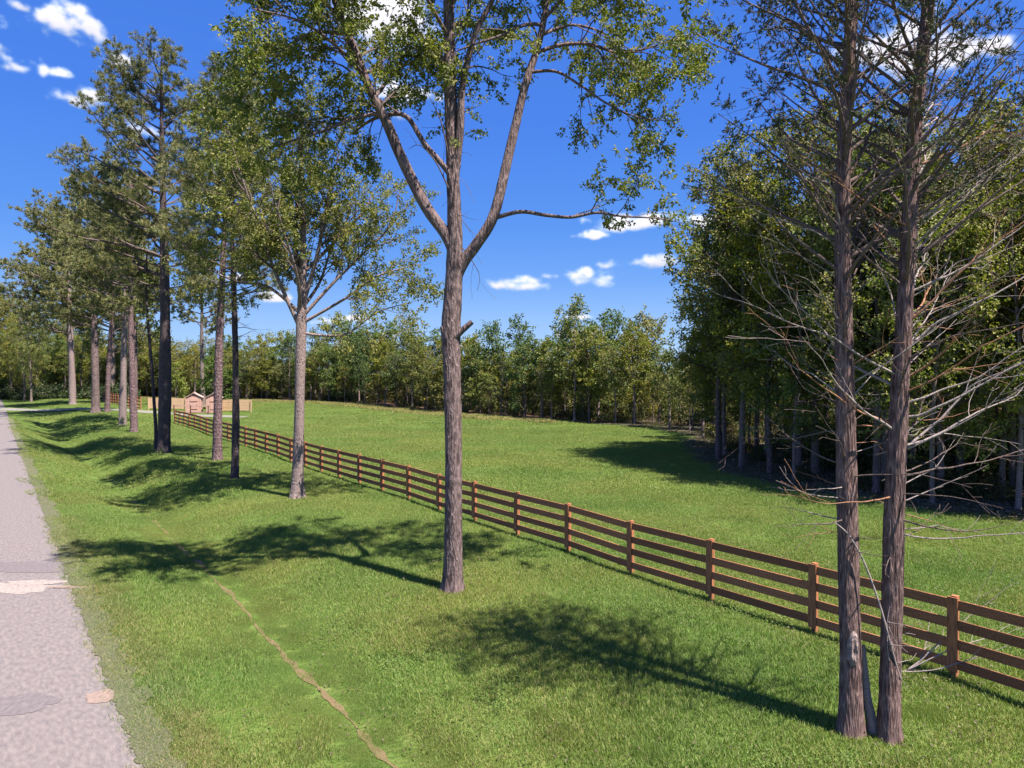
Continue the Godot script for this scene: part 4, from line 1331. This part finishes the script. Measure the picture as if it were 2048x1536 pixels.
func brush_mesh(cnt: int, r: float, h: float, leaf: float, pal: Array) -> ArrayMesh:
	var F := MB.new()
	for k in cnt:
		var a := rng.randf() * TAU
		var rr := r * sqrt(rng.randf())
		var top := h * (1.0 - 0.6 * rr / r) * (0.8 + 0.35 * sin(a * 3.0))
		var p := Vector3(cos(a) * rr, top * pow(rng.randf(), 0.6), sin(a) * rr)
		var d := (rv() + Vector3(0, 0.2, 0)).normalized()
		var s := d.cross(rv().normalized()).normalized()
		var base: Color = pal[rng.randi() % pal.size()]
		var sh := rng.randf_range(0.7, 1.25)
		var l := leaf * rng.randf_range(0.6, 1.3)
		F.leaf(p, d, s, s.cross(d), l, l * 0.35, Color(base.r * sh, base.g * sh, base.b * sh))
	for k in 14:
		var a := rng.randf() * TAU
		var q := Vector3(cos(a) * r * 0.7, h * rng.randf_range(0.6, 1.1), sin(a) * r * 0.7)
		F.needle(Vector3(cos(a) * 0.1, -0.05, sin(a) * 0.1), q, Vector3(-sin(a), 0, cos(a)) * 0.018, Color(0.16, 0.11, 0.09))
	return F.mesh()

func build_undergrowth() -> void:
	var pal := [Color(0.07, 0.10, 0.032), Color(0.095, 0.12, 0.04), Color(0.12, 0.115, 0.05), Color(0.05, 0.075, 0.03), Color(0.15, 0.10, 0.065)]
	var xf := []
	var cols := []
	var total := edge_pts.size() * 0.4
	var s := 10.0
	while s < total - 4.0:
		var near := s < 54.0
		for row in 6:
			var p := edge_at(s + rng.randf_range(-0.6, 0.6), [0.9, 2.6, 6.0, 10.0, 16.0, 20.0][row] + rng.randf_range(-0.6, 1.2))
			if p.x / p.y > 0.98 or (row == 0 and rng.randf() < (0.75 if near else 0.45)) or (row < 3 and rng.randf() < 0.4):
				continue
			var sc: float = rng.randf_range(0.5, 1.1) * ([0.5, 0.8, 1.3, 1.6, 2.6, 3.0][row] if near else [0.6, 1.1, 1.7, 2.2, 3.0, 3.4][row])
			xf.append(Transform3D(Basis(Vector3.UP, rng.randf() * TAU).scaled(Vector3(sc, sc * rng.randf_range(0.8, 1.4), sc)), gp(p.x, p.y)))
			var t := rng.randf_range(0.75, 1.15)
			cols.append(Color(t * rng.randf_range(0.9, 1.15), t, t * 0.95))
		s += 1.3 if near else 2.0
	scatter("undergrowth", "tangled low brush under the trees all along the wood's edge", "undergrowth", brush_mesh(900, 1.1, 1.5, 0.13, pal), M.leaf_a, xf, cols)
	xf = []
	cols = []
	for k in 60:   # brambly bank where the road meets the wood
		var p := Vector2(rng.randf_range(-112, -66), 0)
		p.y = 118.0 + (-66.0 - p.x) * 0.62 + rng.randf_range(0, 7.0)
		var sc := rng.randf_range(1.0, 2.3)
		xf.append(Transform3D(Basis(Vector3.UP, rng.randf() * TAU).scaled(Vector3(sc, sc, sc)), gp(p.x, p.y)))
		var t := rng.randf_range(0.7, 1.1)
		cols.append(Color(t, t, t))
	scatter("bramble_bank", "dark overgrown bank at the far bend of the road", "undergrowth", brush_mesh(1000, 1.2, 1.3, 0.2, pal), M.leaf_c, xf, cols)

func grass_patch(cnt: int, r: float, hlo: float, hhi: float, wd: float, pal: Array, soft: float) -> ArrayMesh:
	var F := MB.new()
	for k in cnt:
		var a := rng.randf() * TAU
		var rr := r * pow(rng.randf(), soft)
		var p := Vector3(cos(a) * rr, -0.01, sin(a) * rr)
		var h := rng.randf_range(hlo, hhi)
		var d := Vector3(rng.randf_range(-1, 1), 0, rng.randf_range(-1, 1)) * 0.85
		var s := Vector3(rng.randf_range(-1, 1), 0, rng.randf_range(-1, 1)).normalized() * wd
		var base: Color = pal[rng.randi() % pal.size()]
		var sh := rng.randf_range(0.75, 1.25)
		var c := Color(base.r * sh, base.g * sh, base.b * sh)
		var m := p + Vector3(d.x * h * 0.3, h * 0.62, d.z * h * 0.3)
		var q := p + Vector3(d.x * h * 0.85, h, d.z * h * 0.85)
		F.quad(p - s, p + s, m + s * 0.8, m - s * 0.8, c)
		F.needle(m, q, s * 0.8, c)
	return F.mesh()

func lawn_xf(x: float, d: float, sc: float, sy: float) -> Transform3D:
	var e := 0.25
	var n := Vector3(hgt(x - e, d) - hgt(x + e, d), 2 * e, hgt(x, d + e) - hgt(x, d - e)).normalized()
	var q := Quaternion(Vector3.UP, n)
	return Transform3D(Basis(q) * Basis(Vector3.UP, rng.randf() * TAU) * Basis.from_scale(Vector3(sc, sc * sy, sc)), gp(x, d))

func in_wood(x: float, d: float) -> bool:
	return Geometry2D.is_point_in_polygon(Vector2(x, d), wood_poly)

var wood_poly := PackedVector2Array()

func on_driveway(x: float, d: float) -> bool:
	return x < -30.0 and absf(d - (81.5 + (-30.0 - x) * 0.46)) < 4.2

func tone(x: float, d: float) -> Color:
	# real differences of the sward: yellowed, dry and lush patches
	var a := bump_noise.get_noise_2d(x * 2.2 + 200.0, d * 2.2)
	var b := fine_noise.get_noise_2d(x * 0.9, d * 0.9 + 50.0)
	var t := 1.0 + 0.22 * b
	return Color(t * (1.0 + 0.4 * a), t * (1.0 + 0.1 * a), t * (1.0 + 0.2 * a))

func build_grass() -> void:
	for p in edge_pts:
		wood_poly.append(p)
	wood_poly.append(Vector2(-150, 400))
	wood_poly.append(Vector2(300, 400))
	wood_poly.append(Vector2(300, 0))
	var pal := [Color(0.165, 0.245, 0.056), Color(0.195, 0.27, 0.062), Color(0.14, 0.21, 0.046), Color(0.23, 0.285, 0.082), Color(0.29, 0.28, 0.12), Color(0.165, 0.25, 0.072)]
	var near := grass_patch(1500, 0.85, 0.035, 0.10, 0.0042, pal, 0.62)
	var midp := grass_patch(1900, 1.9, 0.03, 0.085, 0.009, pal, 0.62)
	var farp := grass_patch(1500, 3.6, 0.04, 0.10, 0.024, pal, 0.62)
	var xn := []
	var cn := []
	var xm := []
	var cm := []
	var xf := []
	var cf := []
	var te := []
	var ce := []
	var tl := []
	var tc := []
	var d := 6.5
	while d < 31.0:
		var st := 0.62 if d < 20 else 0.85
		var x := -0.8 * d - 1.0
		while x < 0.8 * d + 1.0:
			var px := x + rng.randf_range(-0.4, 0.4)
			var pd := d + rng.randf_range(-0.4, 0.4)
			var q := uv_of(px, pd)
			var t := q.y - road_edge(q.x)
			x += st
			if t < 0.6 or in_wood(px, pd):
				continue
			var sc := clampf((t - 0.2) * 0.9, 0.45, 1.0)
			var off := absf(q.y - path_mid(q.x))
			if q.x < 30.0 and off < 0.9:
				continue
			xn.append(lawn_xf(px, pd, sc * rng.randf_range(0.85, 1.15), rng.randf_range(0.7, 1.25) / sc * clampf(sc, 0.6, 1)))
			cn.append(tone(px, pd))
			if rng.randf() < 0.10 and d < 22.0:
				tl.append(lawn_xf(px + rng.randf_range(-0.4, 0.4), pd, 0.22 * rng.randf_range(0.7, 1.4), rng.randf_range(4.0, 7.0)))
				tc.append(tone(px, pd))
		d += st
	# closer, smaller patches beside the bare strip
	var u2 := 1.0
	while u2 < 31.0:
		for k in 6:
			var side := 1.0 if k % 2 == 0 else -1.0
			var p := at_uv(u2 + rng.randf_range(-0.2, 0.2), path_mid(u2) + side * (0.14 + 0.86 * rng.randf() if u2 < 24.0 else rng.randf_range(0.05, 1.0)))
			if p.y > 5.0:
				xn.append(lawn_xf(p.x, p.y, rng.randf_range(0.16, 0.4), rng.randf_range(1.4, 2.4)))
				cn.append(tone(p.x, p.y))
		u2 += 0.22
	# small tufts that break the road's edge
	var u := -1.0
	while u < 95.0:
		for k in (16 if u < 30 else 5):
			var w := road_edge(u) + 1.0 * pow(rng.randf(), 0.7) - 0.1
			var p := at_uv(u + rng.randf_range(-0.3, 0.3), w)
			if p.y > 5.0:
				te.append(lawn_xf(p.x, p.y, rng.randf_range(0.5, 1.0), rng.randf_range(0.7, 1.1)))
				ce.append(tone(p.x, p.y))
		u += 0.16 if u < 30 else 0.6
	d = 30.0
	while d < 64.0:
		var x := -0.82 * d - 1.0
		while x < 0.5 * d:
			var px := x + rng.randf_range(-0.7, 0.7)
			var pd := d + rng.randf_range(-0.7, 0.7)
			var q := uv_of(px, pd)
			x += 1.5
			if q.y - road_edge(q.x) < 1.2 or in_wood(px, pd):
				continue
			xm.append(lawn_xf(px, pd, rng.randf_range(0.85, 1.15), rng.randf_range(0.75, 1.25)))
			cm.append(tone(px, pd))
		d += 1.4
	d = 62.0
	while d < 128.0:
		var x := -0.85 * d - 1.0
		while x < 18.0:
			var px := x + rng.randf_range(-1.2, 1.2)
			var pd := d + rng.randf_range(-1.2, 1.2)
			var q := uv_of(px, pd)
			x += 3.0
			if q.y - road_edge(q.x) < 2.6 or in_wood(px, pd) or on_driveway(px, pd):
				continue
			xf.append(lawn_xf(px, pd, rng.randf_range(0.7, 1.0), rng.randf_range(0.7, 1.2)))
			cf.append(tone(px, pd))
		d += 2.8
	scatter("grass", "short green lawn grass between the road, the fence and the pasture", "grass", near, M.grass, xn, cn)
	scatter("pasture_grass", "mown green grass of the open pasture beyond the fence", "grass", midp, M.grass, xm, cm)
	scatter("distant_grass", "green pasture grass reaching to the far trees", "grass", farp, M.grass, xf, cf)
	var sparse := grass_patch(70, 0.3, 0.03, 0.10, 0.0045, [Color(0.16, 0.215, 0.06), Color(0.2, 0.235, 0.075), Color(0.15, 0.23, 0.06), Color(0.13, 0.2, 0.05), Color(0.26, 0.24, 0.11), Color(0.3, 0.26, 0.14)], 0.55)
	scatter("verge_grass", "thin worn grass creeping over the edge of the road", "grass", sparse, M.grass, te, ce)
	scatter("grass_tufts", "longer grass tufts scattered over the near lawn", "grass", near, M.grass, tl, tc)
	var W := MB.new()
	for k in 120:
		var a := rng.randf() * TAU
		var rr := 0.4 * pow(rng.randf(), 0.7)
		var p := Vector3(cos(a) * rr, rng.randf_range(0.03, 0.09), sin(a) * rr)
		var dd := (rv() * Vector3(1, 0.4, 1)).normalized()
		var sd := dd.cross(Vector3.UP + rv(0.3)).normalized()
		var gl := rng.randf_range(0.8, 1.2)
		W.leaf(p, dd, sd, sd.cross(dd), 0.032, 0.012, Color(0.135 * gl, 0.215 * gl, 0.052 * gl))
	var L := MB.new()
	for k in 26:
		var a := rng.randf() * TAU
		var rr := 1.6 * pow(rng.randf(), 0.6)
		var dd := (rv() * Vector3(1, 0.5, 1)).normalized()
		var sd := dd.cross(Vector3.UP + rv(0.5)).normalized()
		L.leaf(Vector3(cos(a) * rr, rng.randf_range(0.05, 0.1), sin(a) * rr), dd, sd, sd.cross(dd), 0.065, 0.02, [Color(0.22, 0.15, 0.08), Color(0.17, 0.11, 0.06), Color(0.28, 0.21, 0.11)][k % 3])
	var wx := []
	var lx := []
	for k in 520:
		var wd := rng.randf_range(8.0, 26.0)
		var p := Vector2(rng.randf_range(-0.75, 0.75) * wd, wd)
		var q := uv_of(p.x, p.y)
		if q.y - road_edge(q.x) > 0.9 and fine_noise.get_noise_2d(p.x * 0.3, p.y * 0.3 + 400.0) > 0.12:
			wx.append(lawn_xf(p.x, p.y, rng.randf_range(0.6, 1.3), 1.0))
		if q.y - road_edge(q.x) > 2.4 and k % 4 == 0:
			lx.append(lawn_xf(p.x, p.y, 1.0, 1.0))
	scatter("lawn_weeds", "clover and low broad-leaved weeds in the near lawn", "weeds", W.mesh(), M.grass, wx, [])
	scatter("fallen_leaves", "scattered dry brown leaves lying in the near lawn", "fallen leaves", L.mesh(), M.leaf_c, lx, [])
	# dry unmown grass along the edge of the woods
	var straw := [Color(0.30, 0.26, 0.11), Color(0.24, 0.23, 0.09), Color(0.17, 0.2, 0.06), Color(0.36, 0.3, 0.15)]
	var sp := grass_patch(500, 1.3, 0.12, 0.42, 0.024, straw, 0.6)
	xf = []
	cf = []
	var s := 84.0
	while s < edge_pts.size() * 0.4 - 3.0:
		for k in 4:
			var p := edge_at(s, rng.randf_range(-3.0, 0.4))
			if on_driveway(p.x, p.y) or (s < 92.0 and rng.randf() < 0.6):
				continue
			xf.append(lawn_xf(p.x, p.y, rng.randf_range(0.6, 1.1), rng.randf_range(0.6, 1.1)))
			var t := rng.randf_range(0.8, 1.15)
			cf.append(Color(t, t, t))
		s += 1.0
	scatter("dry_grass", "straw-coloured unmown grass along the foot of the far trees", "grass", sp, M.grass, xf, cf)

func build_litter() -> void:
	# dead leaves and sticks on the floor of the near wood
	var F := MB.new()
	var pal := [Color(0.22, 0.13, 0.085), Color(0.30, 0.19, 0.13), Color(0.15, 0.09, 0.06), Color(0.36, 0.26, 0.2)]
	for k in 500:
		var a := rng.randf() * TAU
		var rr := 1.2 * pow(rng.randf(), 0.6)
		var d := (rv() * Vector3(1, 0.4, 1)).normalized()
		var s := d.cross(Vector3.UP + rv(0.5)).normalized()
		F.leaf(Vector3(cos(a) * rr, 0.035 + rng.randf() * 0.03, sin(a) * rr), d, s, s.cross(d), 0.11 * rng.randf_range(0.6, 1.3), 0.035, pal[rng.randi() % 4])
	for k in 8:
		var a := rng.randf() * TAU
		var p := Vector3(rng.randf_range(-1, 1), 0.05, rng.randf_range(-1, 1))
		F.needle(p, p + Vector3(cos(a), 0.06, sin(a)) * rng.randf_range(0.5, 1.4), Vector3(0, 0.012, 0), Color(0.3, 0.25, 0.22))
	var xf := []
	var s := 16.0
	while s < 80.0:
		for k in 7:
			var p := edge_at(s, 0.2 + pow(rng.randf(), 1.4) * 12.0)
			if p.x / p.y < 0.95:
				xf.append(lawn_xf(p.x, p.y, rng.randf_range(0.8, 1.2), 1.0))
		s += 0.9
	scatter("leaf_litter", "brown fallen leaves and sticks on the floor of the near wood", "leaf litter", F.mesh(), M.leaf_c, xf, [])
